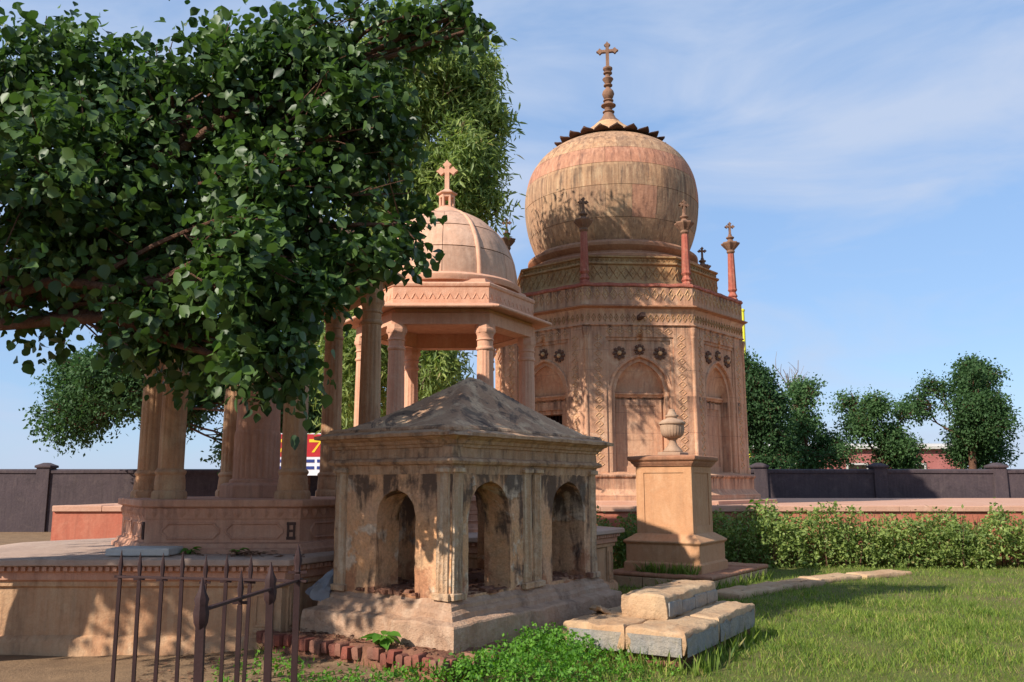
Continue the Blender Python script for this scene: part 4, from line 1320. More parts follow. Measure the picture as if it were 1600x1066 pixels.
MB().lathe([(.19, 2.575), (.215, 2.59), (.215, 2.615), (.19, 2.625), (.16, 2.655), (.10, 2.675), (.085, 2.69), (.085, 2.70), (.105, 2.71), (.105, 2.735), (.075, 2.745), (.065, 2.78), (.05, 2.80), (.05, 2.825), (.03, 2.835)], 32).build('urn_lid', 'urn_stone', up)

pf = thing('pedestal_platform', 'low stone platform under the urn pedestal, grass growing along its joints', 'platform', (3.07, 12.96, 0), R(55))
MB().sweep([(.04, .04), (2.50, .04), (2.50, 1.70), (.04, 1.70)], [(0, -.05), (0, .235)], seg=.2).noise(.008, 3).build('core', 'slab', pf)
xs = [0, .62, 1.27, 1.95, 2.55]
for i in range(4):
    for y0, y1 in ((0, .86), (.872, 1.74)):
        slab(xs[i] + .004, xs[i + 1] - .004, y0, y1, .225, .285 + random.uniform(-.008, .008), 'cover_slab', 'slab', .006, .12).build('cover_slab', 'ped_edge', pf, angle=50)
for x0, x1 in ((.05, .60), (.62, 1.24), (1.26, 1.9), (1.92, 2.48)):
    m = MB().box(x0, x1, .0, .05, .0, .222, .008)
    m.v = [disp(p, .006, 6, x0) for p in m.v]
    m.build('side_stone', 'slab', pf)
for y0, y1 in ((.06, .55), (.57, 1.1), (1.12, 1.68)):
    m = MB().box(.0, .05, y0, y1, .0, .222, .008)
    m.v = [disp(p, .006, 6, y0) for p in m.v]
    m.build('side_stone', 'slab', pf)
# flat kerb slabs in the lawn
for i, (x, y, l, a) in enumerate(((3.35, 12.55, .9, 50), (3.95, 13.2, .85, 48), (4.6, 13.8, .9, 44), (5.4, 14.6, 1.1, 35), (6.5, 15.3, 1.2, 30))):
    o = slab(-l / 2, l / 2, -.22, .22, -.03, .07, 'kerb', 'slab', .012, .12).build('kerb_slab', 'slab', angle=50)
    o.location = (x, y, gz(x, y) + .01)
    o.rotation_euler = (0, 0, R(a))
    tag(o, ['flat stone slab in the grass nearest the pedestal platform corner', 'second flat stone slab in the grass right of the pedestal platform',
            'third flat stone slab in the grass, towards the hedge', 'flat stone slab in the grass before the right hedge', 'rightmost flat stone slab lying near the hedge'][i], 'stone slab', 'flat slabs in the lawn')

# ================================================================== IRON RAILING
fe = thing('iron_railing', 'rusty iron railing corner with spear-headed bars in the left foreground', 'railing', (-1.40, 6.16, 0))
def bar(name, x, y, ztop, w, heavy=False):
    m = MB()
    z0 = -.05
    zs_ = ztop - .20
    m.box(-w, w, -w, w, z0, zs_, w * .3)
    if heavy:
        m.lathe([(w * 1.1, zs_ - .06), (w * 1.7, zs_ - .03), (w * 1.9, zs_ + .02), (w * 1.5, zs_ + .06), (w * 1.8, zs_ + .09), (w * .9, zs_ + .13), (w * .15, zs_ + .20)], 8)
    else:
        m.lathe([(w * .9, zs_), (w * 1.25, zs_ + .015), (w * .9, zs_ + .03), (w * 1.5, zs_ + .09), (w * .9, zs_ + .14), (w * .08, zs_ + .20)], 6)
        m.box(-w * 3.2, w * 3.2, -w * .7, w * .7, zs_ + .002, zs_ + .018)
    o = m.build(name, 'iron', fe)
    o.location = (x, y, 0)
    o.rotation_euler = (random.uniform(-.015, .015), random.uniform(-.015, .015), .1)
    return o
bar('corner_post', 0, 0, 1.20, .020)
dA = Vector((-.978, .207))
dB = Vector((-.114, -.9935))
for i in range(1, 8):
    p = dA * (.375 + .168 * (i - 1) if i < 3 else .375 + .168 * (i - 1))
    bar('bar', p.x, p.y, 1.13 + random.uniform(-.015, .015), .012)
for i in range(1, 4):
    p = dB * (.48 * i)
    bar('post' if i % 2 else 'bar', p.x, p.y, 1.12, .022 if i % 2 else .013, bool(i % 2))
for d, L, z in ((dA, 1.40, .95), (dB, 1.47, .95), (dA, 1.40, .18), (dB, 1.47, .18)):
    a = -d * .07
    b = d * L
    m = MB()
    n_ = Vector((-d.y, d.x)) * .016
    q = [a + n_, a - n_, b - n_, b + n_]
    dz = .006 if d is dB else 0
    m.add([(p.x, p.y, z - .008 + dz) for p in q] + [(p.x, p.y, z + .008 + dz) for p in q], [(3, 2, 1, 0), (4, 5, 6, 7), (0, 1, 5, 4), (1, 2, 6, 5), (2, 3, 7, 6), (3, 0, 4, 7)])
    m.build('rail', 'iron', fe, bevel=.002)

# ================================================================== BACKGROUND OBJECTS
bw = thing('boundary_wall', 'dark boundary wall behind the mausoleum terrace', 'wall', (0, 30, 0))
MB().sweep([(-30, 0), (45, 0), (45, .35), (-30, .35)], [(0, -.1), (0, 2.02), (.04, 2.03), (.04, 2.12), (-.1, 2.16)], cap1=True, seg=1.5).noise(.015, 1).build('wall', 'boundary', bw)
for i in range(18):
    MB().sweep([(-28.2 + 4.1 * i, -.08), (-27.75 + 4.1 * i, -.08), (-27.75 + 4.1 * i, .4), (-28.2 + 4.1 * i, .4)], [(0, 0), (0, 2.2), (.05, 2.21), (.05, 2.28), (-.15, 2.38)], cap1=True).build('pier', 'boundary', bw, bevel=.01)
hb = thing('low_building', 'low pink building glimpsed beyond the boundary wall', 'building', (17, 47, 0))
MB().box(-6, 8, 0, 5, 0, 3.6).build('wall', 'far_building', hb)
MB().sweep([(-6, 0), (8, 0), (8, 5), (-6, 5)], [(.25, 3.55), (.25, 3.7), (0, 3.85)], cap0=True, cap1=True).build('roof', 'white', hb)
for i in range(4):
    x = -4.6 + 3.1 * i
    w = MB().box(x, x + 1.2, -.04, .02, 1.6, 2.8).build('window', 'interior_shade', hb)
    frame_box(MB(), x, x + 1.2, 1.6, 2.8, -.04, .1, .03).build('frame', 'white', w)
yp = thing('yellow_post', 'tall thin yellow post rising behind the right edge of the mausoleum', 'post', (11.42, 40, 0))
MB().lathe([(.10, 0), (.09, 9.7), (.12, 9.72), (.12, 9.8), (.0, 9.86)], 10).build('shaft', 'yellow_post', yp)
MB().box(-.2, .2, -.2, .2, -.05, .3, .02).build('foot', 'boundary', yp)
sg = thing('sign_board', 'red and white sign board seen between the left pavilion columns', 'sign', (-5.72, 26, 0))
for x in (-1.15, 1.15):
    MB().lathe([(.04, TZ), (.04, 3.2)], 8, x, .06).build('post', 'iron', sg)
MB().box(-1.3, 1.3, 0, .03, 1.9, 3.15).build('board', 'sign_white', sg)
MB().box(-1.28, 1.28, -.008, -.002, 2.45, 3.12).build('red_panel', 'sign_red', sg)
for x0 in (-1.0, -.5, .0, .5):
    gl = MB()
    gl.box(x0, x0 + .36, -.016, -.010, 2.88, 2.97)
    gl.add([(x0 + .30, -.016, 2.88), (x0 + .36, -.016, 2.88), (x0 + .16, -.016, 2.58), (x0 + .08, -.016, 2.58)], [(0, 1, 2, 3)])
    gl.build('yellow_lettering', 'sign_yellow', sg)
for z in (2.28, 2.08):
    for x0 in (-1.1, -.6, -.15, .25, .7):
        MB().box(x0, x0 + .32, -.012, -.004, z, z + .09).build('blue_lettering', 'sign_blue', sg)
wb = MB().box(-.3, .3, -.2, .2, 0, .07, .01).build('marble_slab', 'white')
wb.location = (-3.45, 8.62, .94)
tag(wb, 'white marble slab lying on the left podium edge', 'slab')

# ================================================================== VEGETATION
_o = [(0, 0, 0), (.08, .22, .05), (.30, .41, .10), (.60, .42, .05), (.84, .22, -.02), (1.06, 0, -.16)]
ROUND = (np.array(_o + [(x, -y, z) for x, y, z in _o[-2:0:-1]] + [(.30, 0, -.03), (.68, 0, -.06)]),
         [(0, 10, 1), (1, 10, 2), (2, 10, 11, 3), (3, 11, 4), (4, 11, 5), (5, 11, 6), (6, 11, 7), (7, 11, 10, 8), (8, 10, 9), (9, 10, 0)])
NARROW = (np.array([(0, 0, 0), (.35, .12, .02), (.7, .085, -.03), (1, 0, -.12), (.7, -.085, -.03), (.35, -.12, .02)]), [(0, 5, 4, 3), (0, 3, 2, 1)])
OVAL = (np.array([(0, 0, 0), (.45, .30, .05), (1, 0, -.06), (.45, -.30, .05)]), [(0, 3, 2), (0, 2, 1)])
BLADE = (np.array([(0, .055, 0), (0, -.055, 0), (.6, .035, .06), (.6, -.035, .06), (1, 0, .2)]), [(0, 1, 3, 2), (2, 3, 4)])

def unit(a):
    return a / np.maximum(1e-9, np.linalg.norm(a, axis=1, keepdims=True))

def leaf_frames(d, n):
    d = unit(d)
    n = n - d * np.sum(n * d, axis=1, keepdims=True)
    n = unit(n)
    return d, np.cross(n, d), n

def leaf_mesh(name, tpl, pos, d, n, size, tint, mat):
    d, s, n = leaf_frames(d, n)
    tv, tf = tpl
    k = len(tv)
    V = (pos[:, None, :] + size[:, None, None] * (tv[None, :, 0, None] * d[:, None, :] + tv[None, :, 1, None] * s[:, None, :] + tv[None, :, 2, None] * n[:, None, :])).reshape(-1, 3)
    N = len(pos)
    loops, starts, totals = [], [], []
    c = 0
    for f in tf:
        starts.append(c)
        totals.append(len(f))
        loops += list(f)
        c += len(f)
    L = (np.array(loops)[None, :] + k * np.arange(N)[:, None]).ravel()
    S = (np.array(starts)[None, :] + c * np.arange(N)[:, None]).ravel()
    me = bpy.data.meshes.new(name)
    me.vertices.add(len(V))
    me.vertices.foreach_set('co', V.astype(np.float32).ravel())
    me.loops.add(len(L))
    me.loops.foreach_set('vertex_index', L.astype(np.int32))
    me.polygons.add(len(S))
    me.polygons.foreach_set('loop_start', S.astype(np.int32))
    me.polygons.foreach_set('use_smooth', np.full(len(S), k > 8))
    a = me.attributes.new('tint', 'FLOAT', 'POINT')
    a.data.foreach_set('value', np.repeat(tint, k).astype(np.float32))
    me.update(calc_edges=True)
    me.validate()
    me.materials.append(MAT[mat])
    return me

def twigs(ells, per_area, shell=.35, gap=0.0):
    """twig anchor points spread through ellipsoids, thinned in noise-shaped gaps; returns points and outward directions"""
    P_, D_ = [], []
    for cx, cy, cz, rx, ry, rz in ells:
        area = 4 * math.pi * ((rx * ry) ** 1.6 / 3 + (rx * rz) ** 1.6 / 3 + (ry * rz) ** 1.6 / 3) ** (1 / 1.6)
        n_ = max(6, int(area * per_area))
        u = unit(rng.normal(size=(n_, 3)))
        r_ = shell + (1.0 - shell) * rng.random(n_) ** .7
        r_ *= 1 + .12 * rng.normal(size=n_)
        p = np.array((cx, cy, cz)) + u * r_[:, None] * np.array((rx, ry, rz))
        if gap:
            keep = np.array([mnoise.noise(Vector((q[0] * 2.1, q[1] * 2.1, q[2] * 2.1))) > -gap for q in p])
            p, u = p[keep], u[keep]
        P_.append(p)
        D_.append(u)
    return np.concatenate(P_), np.concatenate(D_)

def twig_leaves(P_, D_, k, length, droop, size, spread, nup=.8, tlo=0.0, thi=1.0):
    """k leaves along a drooping twig at each anchor"""
    N = len(P_)
    ax = unit(D_ + .6 * rng.normal(size=(N, 3)) + np.array((0, 0, -droop)))
    f = (np.arange(k) + .5) / k
    pos = P_[:, None, :] + ax[:, None, :] * (f[None, :, None] - .4) * length
    pos[:, :, 2] -= droop * length * .35 * f[None, :] ** 2
    pos = pos + rng.normal(size=pos.shape) * spread
    d = ax[:, None, :] * .5 + rng.normal(size=pos.shape) * .75 + np.array((0, 0, -droop * .8))
    n_ = rng.normal(size=pos.shape) * .75 + np.array((0, 0, nup)) + D_[:, None, :] * .35
    sz = size * rng.uniform(.42, 1.2, size=pos.shape[:2])
    base = rng.random(N)[:, None]
    tint = np.clip(tlo + (thi - tlo) * (.55 * base + .45 * rng.random(pos.shape[:2])), 0, 1)
    return pos.reshape(-1, 3), d.reshape(-1, 3), n_.reshape(-1, 3), sz.ravel(), tint.ravel()

def limb(m, a, b, r0, r1, sag=.15, seg=9, n=7, wob=.06):
    a, b = Vector(a), Vector(b)
    L = (b - a).length
    path, rad = [], []
    for i in range(seg + 1):
        f = i / seg
        p = a.lerp(b, f)
        p.z += sag * L * math.sin(math.pi * f) * (1 - .3 * f)
        w = mnoise.noise_vector(Vector((p.x * 1.3 + a.x, p.y * 1.3, p.z * 1.3))) * wob * L * math.sin(math.pi * f)
        path.append(p + w)
        rad.append(r0 + (r1 - r0) * f)
    m.tube(path, rad, n)
    return path

def tree(name, label, base, ells, tpl, mat, bark, trunk_r, per_area, k, length, droop, size, spread, group=None, gap=0.0, parts=0, shell=.35, twig_r=.004, fork=.45, tlo=0, thi=1):
    t = thing(name, label, 'tree', base, group=group)
    B = Vector(base)
    loc = [(e[0] - B.x, e[1] - B.y, e[2] - B.z) + tuple(e[3:]) for e in ells]
    top = max(e[2] for e in loc)
    cx = sum(e[0] for e in loc) / len(loc)
    cy = sum(e[1] for e in loc) / len(loc)
    fk = Vector((cx * .25, cy * .25, top * fork))
    m = MB()
    limb(m, (0, 0, -.1), fk, trunk_r, trunk_r * .72, 0, 8, 12, .05)
    m.build('trunk', bark, t, angle=60)
    m = MB()
    for e in loc:
        path = limb(m, fk, (e[0], e[1], e[2] - e[5] * .2), trunk_r * .27, trunk_r * .07, .08, 9, 7)
        for q in range(max(1, min(7, int(9 * e[3] * e[5] / .4)))):
            v = Vector(rng.normal(size=3)).normalized()
            s = path[random.choice((5, 6, 7, 8, 9))]
            pth = limb(m, s, (e[0] + v.x * e[3] * .85, e[1] + v.y * e[4] * .85, e[2] + v.z * e[5] * .85), trunk_r * .11, twig_r * 1.3, .10, 6, 5, .1)
            for w in range(3):
                v2 = Vector(rng.normal(size=3)).normalized()
                limb(m, pth[random.choice((2, 3, 4))], (e[0] + v2.x * e[3], e[1] + v2.y * e[4], e[2] + v2.z * e[5]), twig_r * 2.2, twig_r, .05, 4, 4, .12)
    m.build('branches', bark, t, angle=60, weld=False)
    P_, D_ = twigs(loc, per_area, shell, gap)
    pos, d, n_, sz, ti = twig_leaves(P_, D_, k, length, droop, size, spread, tlo=tlo, thi=thi)
    if parts:
        # the leaves that show largest become objects of their own
        wp = pos + np.array(base)
        dist = np.linalg.norm(wp - np.array((0, 0, 1.6)), axis=1)
        vx = wp[:, 0] / wp[:, 1]
        vz = (wp[:, 2] - 1.6) / wp[:, 1]
        dd, ss, nn = leaf_frames(d, n_)
        face = np.abs(np.sum(nn * unit(wp - np.array((0, 0, 1.6))), axis=1))
        score = sz / dist * (.3 + face) - (dist - dist.min()) * .002
        score[(vx < -.50) | (vx > .2) | (vz < -.1) | (vz > .55)] = -9
        pick = np.argsort(-score)[:parts]
        base_me = []
        for q in range(6):
            base_me.append(leaf_mesh('leaf', tpl, np.zeros((1, 3)), np.array([[1., 0, 0]]), np.array([[0, 0, 1.]]), np.ones(1), np.array([.1 + .16 * q]), mat))
        for i in pick:
            M_ = Matrix((dd[i], ss[i], nn[i])).transposed().to_4x4()
            M_ = Matrix.Translation(pos[i]) @ M_ @ Matrix.Scale(float(sz[i]), 4)
            o = put('leaf', base_me[random.randrange(6)], t)
            o.matrix_local = M_
        keep = np.ones(len(pos), bool)
        keep[pick] = False
        pos, d, n_, sz, ti = pos[keep], d[keep], n_[keep], sz[keep], ti[keep]
    o = put('crown', leaf_mesh('crown', tpl, pos, d, n_, sz, ti, mat), t)
    tag(o, kind='stuff')
    return t

# big round-leaved tree on the left
T1 = [(-2.03, 7.95, 5.72, 1.00, .75, .58), (-1.08, 7.9, 6.05, .42, .50, .24), (-1.42, 7.8, 4.9, .58, .70, .60), (-.98, 7.60, 4.02, .31, .60, .36), (-1.20, 7.40, 3.56, .22, .40, .20),
      (-2.06, 7.60, 4.14, .60, .90, .66), (-1.98, 6.60, 3.28, .44, .60, .50), (-1.83, 6.80, 2.62, .33, .50, .34), (-1.60, 7.00, 3.22, .20, .45, .34),
      (-3.60, 7.40, 4.01, 1.0, 1.2, 1.15), (-4.33, 8.00, 5.35, 1.2, 1.1, .65), (-2.76, 7.20, 2.95, .55, .70, .48), (-.26, 7.80, 6.02, .05, .12, .16), (-.45, 7.9, 6.2, .2, .3, .12), (-2.84, 7.90, 5.05, 1.0, .85, .75)]
T1_SHADE = [(-6.3, 5.5, 4.6, 1.8, 1.4, 1.1), (-7.4, 7.0, 5.4, 1.7, 1.5, 1.1)]
tree('broadleaf_tree', 'big dark green round-leaved tree overhanging from the left', (-6.1, 7.3, 0), T1 + T1_SHADE, ROUND, 'leaf_near', 'bark', .26, 60, 10, .36, .45, .103, .048, gap=.20, parts=300, shell=.25)

# narrow-leaved tree behind the domed pavilion
T2 = [(-1.91, 17.0, 10.1, 1.25, 1.8, 1.25), (-.88, 17.0, 9.8, .50, 1.0, .8), (-.78, 16.6, 8.1, .42, 1.0, .9), (-.05, 17, 9.15, .16, .4, .28), (-.12, 16.9, 8.2, .18, .4, .30), (-.30, 17, 10.3, .22, .5, .28), (-.02, 16.8, 7.15, .13, .35, .35), (-.45, 17, 10.9, .18, .4, .2), (-.25, 16.9, 9.7, .2, .4, .3), (-1.21, 17.0, 7.5, .75, 1.4, 1.0), (-2.48, 17.5, 8.3, 1.2, 1.9, 1.7), (-.42, 17.0, 8.9, .32, .7, .7),
      (-1.34, 17.5, 4.2, .55, 1.1, .9), (-2.99, 18.0, 4.3, .95, 1.4, 1.6), (-.36, 16.8, 7.5, .24, .5, .65), (-2.2, 17.4, 6.3, .9, 1.2, .9)]
tree('willowy_tree', 'pale green tree with narrow drooping leaves behind the domed pavilion', (-2.2, 17.3, TZ), T2, NARROW, 'leaf_willow', 'bark_pale', .17, 44, 13, .50, .45, .21, .10, gap=.22, shell=.2, twig_r=.006)

# trees beyond the terrace and boundary wall
BG = [('evergreen_tree', 'dense dark tree close to the right edge of the mausoleum', (9.6, 32.5, 0), [(9.3, 32, 4.6, 1.1, 1.2, 1.5), (9.9, 32.3, 3.2, 1.2, 1.2, 1.4), (9.2, 32, 5.9, .8, .8, .7), (10.3, 32.4, 4.9, .8, .9, .9)], 0, .55),
      ('evergreen_tree', 'lighter feathery tree right of the dense dark tree', (12.2, 35, 0), [(11.9, 35, 4.2, 1.2, 1.2, 1.3), (12.7, 35, 3.0, 1.5, 1.3, 1.2), (12.3, 35, 5.4, .8, .8, .7)], .35, 1),
      ('evergreen_tree', 'mid green tree beyond the wall right of the pink building', (20.0, 37, 0), [(19.5, 37, 5.0, 2.0, 1.8, 1.9), (21.3, 37, 4.0, 2.0, 1.8, 1.8), (20.3, 37, 6.5, 1.3, 1.3, 1.0)], .1, .8),
      ('evergreen_tree', 'pale green tree beyond the wall at the far right', (15.7, 36, 0), [(15.3, 36, 4.6, 1.4, 1.4, 1.5), (16.5, 36, 3.6, 1.5, 1.4, 1.3)], .3, 1),
      ('evergreen_tree', 'dark tree filling the gap left of the buff pavilion', (-10.5, 27, TZ), [(-10.5, 27, 5.2, 2.4, 2.2, 2.4), (-12.5, 27.5, 4.0, 2.2, 2.0, 2.0), (-8.6, 27, 4.0, 1.9, 1.8, 2.0)], .1, .9),
      ('evergreen_tree', 'tall dark tree seen between the columns of the buff pavilion', (-6.6, 29.0, 0), [(-6.4, 29, 4.9, 1.8, 1.8, 2.4), (-4.9, 29, 4.4, 1.6, 1.6, 2.2), (-5.8, 29, 7.5, 1.5, 1.5, 1.2)], .0, .7),
      ('evergreen_tree', 'green tree seen through the domed pavilion columns', (-2.6, 31, 0), [(-2.8, 31, 4.4, 1.7, 1.6, 2.0), (-1.6, 31, 3.4, 1.0, 1.2, 1.4)], .2, 1)]
for nm, lb, b, el, lo, hi in BG:
    sub = []
    for e in el:                       # break each mass into uneven boughs
        for q in range(6):
            u_ = unit(rng.normal(size=(1, 3)))[0] * rng.uniform(.45, .85)
            f_ = rng.uniform(.30, .52)
            sub.append((e[0] + u_[0] * e[3], e[1] + u_[1] * e[4], e[2] + u_[2] * e[5], e[3] * f_, e[4] * f_, e[5] * f_ * .8))
    el = sub
    tree(nm, lb, b, el, OVAL, 'leaf_far', 'bark', .2, 34, 13, .6, .35, .145, .12, 'trees beyond the boundary wall', gap=.35, shell=.3, twig_r=.01, tlo=lo, thi=hi)
# bare twigs against the sky on the right
bt = thing('bare_tree', 'bare leafless twigs rising above the trees right of the mausoleum', 'tree', (12.9, 38, 0))
m = MB()
limb(m, (0, 0, 0), (.1, 0, 5.4), .10, .06, 0, 8, 8)
m.build('trunk', 'bark_pale', bt)
m = MB()
for q in range(16):
    z = random.uniform(4.2, 5.4)
    a = random.uniform(-1.2, 1.2)
    L = random.uniform(1.0, 2.2)
    e = (L * math.sin(a) * .7, random.uniform(-.5, .5), z + L * math.cos(a) * .9)
    pth = limb(m, (.08, 0, z), e, .03, .012, .05, 6, 5, .12)
    for w in range(4):
        s = pth[random.choice((2, 3, 4, 5))]
        limb(m, s, (s.x + random.uniform(-.5, .5), s.y + random.uniform(-.3, .3), s.z + random.uniform(.2, .8)), .013, .006, .02, 4, 4)
m.build('branches', 'bark_pale', bt, weld=False)

# hedges
def hedge(label, x0, x1, y0, y1, h, n_, lo, hi, size=.085):
    t = thing('hedge', label, 'hedge', ((x0 + x1) / 2, (y0 + y1) / 2, 0), group='hedges along the terrace')
    c = np.array(((x0 + x1) / 2, (y0 + y1) / 2, 0))
    P_ = np.stack([rng.uniform(x0, x1, n_), rng.uniform(y0, y1, n_), rng.random(n_) ** .75 * h], 1)
    hh = np.array([.78 + .45 * mnoise.noise(Vector((p[0] * 1.6, p[1] * 2, 1))) + .25 * mnoise.noise(Vector((p[0] * 5, p[1] * 5, 4))) for p in P_])
    P_[:, 2] = .05 + P_[:, 2] * hh
    D_ = unit(np.stack([rng.normal(size=n_) * .4, -np.ones(n_) * .6 + rng.normal(size=n_) * .5, .5 + rng.normal(size=n_) * .3], 1))
    pos, d, nn, sz, ti = twig_leaves(P_ - c, D_, 7, .16, .0, size, .035, tlo=lo, thi=hi)
    tag(put('foliage', leaf_mesh('foliage', OVAL, pos, d, nn, sz, ti, 'leaf_hedge'), t), kind='stuff')
    m = MB()
    for i in range(int((x1 - x0) * 7)):
        x, y = rng.uniform(x0, x1) - c[0], rng.uniform(y0 + .1, y1 - .1) - c[1]
        limb(m, (x, y, 0), (x + rng.normal() * .12, y + rng.normal() * .1, h * rng.uniform(.7, 1.02)), .012, .004, 0, 5, 4, .1)
    tag(m.build('stems', 'bark', t, weld=False), kind='stuff')
    return t
hedge('leafy green hedge in front of the terrace, right of the urn pedestal', 3.9, 9.5, 16.6, 17.5, 1.15, 3300, .15, 1)
hedge('clipped hedge running on to the far right in front of the terrace', 9.6, 15.5, 16.6, 17.5, 1.10, 1800, .15, 1, .1)
hedge('small leafy bush between the kiosk and the urn pedestal', 1.75, 3.2, 16.3, 17.4, 1.10, 900, 0, .7)

# grass and weeds
def in_poly(px, py, poly):
    ok = np.ones(len(px), bool)
    n_ = len(poly)
    for i in range(n_):
        (ax, ay), (bx_, by_) = poly[i], poly[(i + 1) % n_]
        ok &= ((bx_ - ax) * (py - ay) - (by_ - ay) * (px - ax)) > 0
    return ok
def rect_at(o, an, x0, x1, y0, y1):
    c, s = math.cos(an), math.sin(an)
    return [(o[0] + x * c - y * s, o[1] + x * s + y * c) for x, y in ((x0, y0), (x1, y0), (x1, y1), (x0, y1))]
FOOT = [rect_at(KF, KA, -.22, KL + .22, -.22, KW + .22), rect_at(KF, KA, -.42, .4, -.3, KW + .4), rect_at((1.49, 7.56), R(58), .0, 2.0, 0, 1.12), rect_at((3.07, 12.96), R(55), 0, 2.5, 0, 1.7), podA, podB]
def ground_pts(n_, x0, x1, y0, y1, dens):
    x, y = rng.uniform(x0, x1, n_), rng.uniform(y0, y1, n_)
    ok = np.ones(n_, bool)
    for f in FOOT:
        ok &= ~in_poly(x, y, f)
    ok &= rng.random(n_) < dens(x, y)
    x, y = x[ok], y[ok]
    z = np.array([gz(a, b) for a, b in zip(x, y)])
    return np.stack([x, y, z], 1)
def grass_d(x, y):
    nz = np.array([mnoise.noise(Vector((a * .9, b * .9, 7))) for a, b in zip(x, y)])
    return np.clip(.8 + 1.3 * nz + np.clip((x - .2) * .5, -1.0, .5), 0, 1) * np.clip(1.25 - (y - 5) / 16, .3, 1)
gp = np.concatenate([ground_pts(110000, -2.2, 8.5, 5.4, 12, grass_d), ground_pts(45000, .8, 11, 12, 17.6, grass_d)])
gs = np.concatenate([np.array([.05 + .035 * mnoise.noise(Vector((p[0] * 1.3, p[1] * 1.3, 2))) for p in gp])])
gs = np.clip(gs * rng.uniform(.6, 1.7, len(gp)), .02, .14)
dirs = np.stack([rng.normal(size=len(gp)) * .5, rng.normal(size=len(gp)) * .5, np.ones(len(gp))], 1)
nrm = rng.normal(size=(len(gp), 3))
go = put('lawn_grass', leaf_mesh('lawn_grass', BLADE, gp, dirs, nrm, gs, rng.random(len(gp)) ** 1.2, 'grass'))
tag(go, 'short green lawn grass around the graves', 'grass', kind='stuff')

def weeds_d(x, y):
    d1 = np.exp(-(((x - .42) / .55) ** 2 + ((y - 7.75) / .55) ** 2))
    d2 = np.exp(-(((x - .15) / .6) ** 2 + ((y - 7.0) / .35) ** 2))
    d3 = .6 * np.exp(-(((x + .7) / .9) ** 2 + ((y - 6.7) / .28) ** 2))
    d4 = .5 * np.exp(-(((x - 1.1) / .5) ** 2 + ((y - 8.9) / .6) ** 2))
    d5 = .2 * np.exp(-(((x + 1.9) / .4) ** 2 + ((y - 7.4) / .4) ** 2))
    return np.clip(1.1 * d1 + 1.1 * d2 + d3 + d4 + d5, 0, 1)
wp = ground_pts(9000, -2.4, 2.2, 6.2, 9.8, weeds_d)
dn = weeds_d(wp[:, 0], wp[:, 1])
wp[:, 2] += rng.random(len(wp)) ** .7 * (.05 + .20 * dn)
wd = unit(rng.normal(size=wp.shape) * .7 + np.array((0, 0, .4)))
pos, d, nn, sz, ti = twig_leaves(wp, wd, 7, .07, .0, .040, .018, 1.2)
tag(put('clover_weeds', leaf_mesh('clover_weeds', OVAL, pos, d, nn, sz, ti, 'leaf_weed')), 'bright green clover and weeds between kiosk and slab grave', 'weeds', kind='stuff')
# tall weed stalks and tufts along the masonry joints
tp = []
for a, b, n_ in (((-.42, 7.2), (1.25, 9.5), 500), ((1.6, 7.5), (2.6, 9.2), 350), ((2.0, 13.9), (3.05, 12.92), 350), ((3.1, 12.95), (4.5, 15.0), 300), ((1.45, 7.5), (.55, 8.15), 120)):
    f = rng.random(n_)
    x = a[0] + (b[0] - a[0]) * f + rng.normal(size=n_) * .06
    y = a[1] + (b[1] - a[1]) * f + rng.normal(size=n_) * .06
    tp.append(np.stack([x, y, [gz(p, q) for p, q in zip(x, y)]], 1))
f = rng.random(350)
tp.append(np.stack([2.1 + .8 * f, 13.75 - .62 * f + .12 * rng.random(350), np.full(350, .28)], 1))
tp = np.concatenate(tp)
ts = rng.uniform(.06, .22, len(tp))
tag(put('grass_tufts', leaf_mesh('grass_tufts', BLADE, tp, np.stack([rng.normal(size=len(tp)) * .35, rng.normal(size=len(tp)) * .35, np.ones(len(tp))], 1), rng.normal(size=tp.shape), ts, rng.random(len(tp)), 'grass')),
    'longer grass tufts along the foot of the graves', 'grass', kind='stuff')

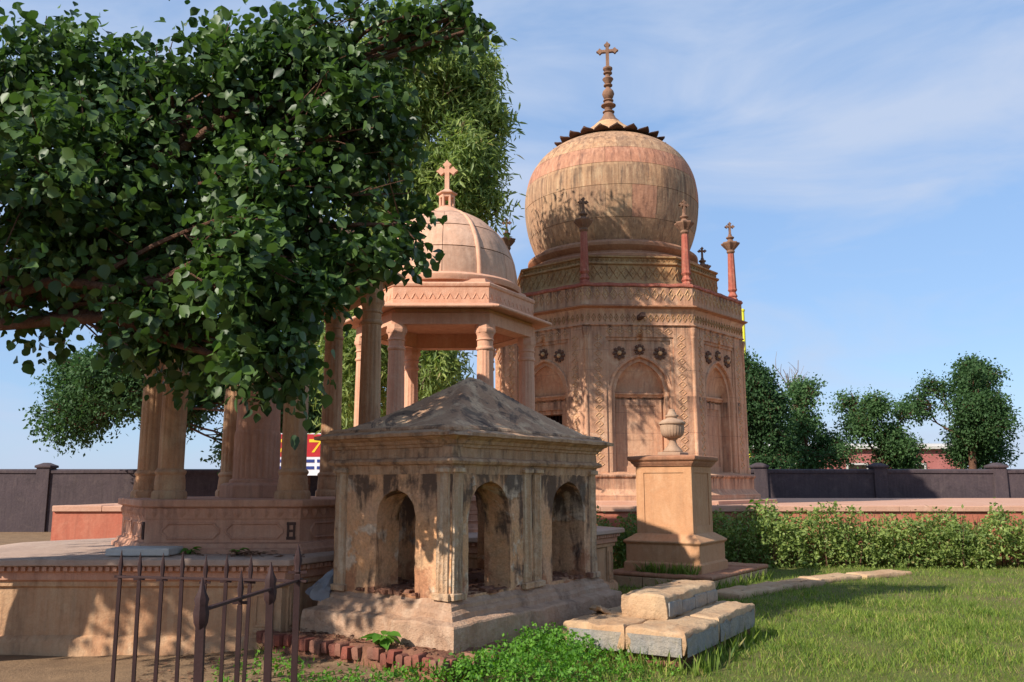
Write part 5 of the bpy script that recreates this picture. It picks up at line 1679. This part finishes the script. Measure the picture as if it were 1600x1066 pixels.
# single plants
def plant(label, loc, n_, size, mat='leaf_weed', h=.12, parts=True):
    t = thing('weed_plant', label, 'plant', loc)
    mes = [leaf_mesh('leaf', ROUND, np.zeros((1, 3)), np.array([[1., 0, 0]]), np.array([[0, 0, 1.]]), np.ones(1), np.array([q]), mat) for q in (.1, .35, .6)]
    m = MB()
    for i in range(n_):
        a = i * 2.4 + random.uniform(-.3, .3)
        rr = size * random.uniform(.2, .7)
        p = Vector((rr * math.cos(a) * .6, rr * math.sin(a) * .6, h * random.uniform(.4, 1)))
        limb(m, (0, 0, -.03), p, .004, .002, .1, 4, 4)
        o = put('leaf', mes[i % 3], t, p, rot=(random.uniform(-.3, .3), random.uniform(-.25, .5), a))
        s = size * random.uniform(.7, 1.1)
        o.scale = (s, s * .8, s)
    m.build('stem', mat, t, weld=False)
    return t
plant('broad-leaved green weed growing on the brick ledge', (-.98, 7.45, .285), 14, .13)
plant('tiny green weed among dead leaves on the left podium', (-2.55, 8.62, .935), 9, .07, h=.06)
plant('small weed at the left edge of the podium top', (-3.05, 8.72, .935), 9, .08, h=.06)
plant('leafy sprig growing behind the hedge on the terrace edge', (5.05, 17.45, 1.0), 12, .14, 'leaf_weed', .35)

# fallen leaves
def litter(label, pts, size):
    pts = np.array(pts)
    n_ = len(pts)
    o = put('dead_leaves', leaf_mesh('dead_leaves', OVAL, pts, rng.normal(size=(n_, 3)) * np.array((1, 1, .15)), np.array((0, 0, 1.)) + rng.normal(size=(n_, 3)) * .3, size * rng.uniform(.6, 1.3, n_), rng.random(n_), 'leaf_dry'))
    return tag(o, label, 'dead leaves', kind='stuff')
lp = [(-2.47 + random.gauss(0, .10), 8.58 + random.gauss(0, .06), .945 + random.random() * .03) for i in range(60)] + [(random.uniform(-3.6, -1.9), random.uniform(8.35, 8.75), .94) for i in range(30)]
litter('brown dead leaves lying on the left podium', lp, .07)
lp = []
for i in range(900):
    x, y = random.uniform(-3.0, 1.0), random.uniform(5.6, 8.4)
    if not any(bool(in_poly(np.array([x]), np.array([y]), f)[0]) for f in FOOT):
        lp.append((x, y, gz(x, y) + .012))
for i in range(160):
    q = Matrix.Rotation(KA, 4, 'Z') @ Vector((random.uniform(-.36, -.2), random.uniform(-.2, KW + .3), 0))
    lp.append((KF[0] + q.x, KF[1] + q.y, .30))
for i in range(160):
    q = Matrix.Rotation(KA, 4, 'Z') @ Vector((random.uniform(.1, KL - .1), random.uniform(0.02, KW - .02), 0))
    lp.append((KF[0] + q.x, KF[1] + q.y, .70))
litter('scattered brown leaves on the bare earth round the kiosk', lp, .045)
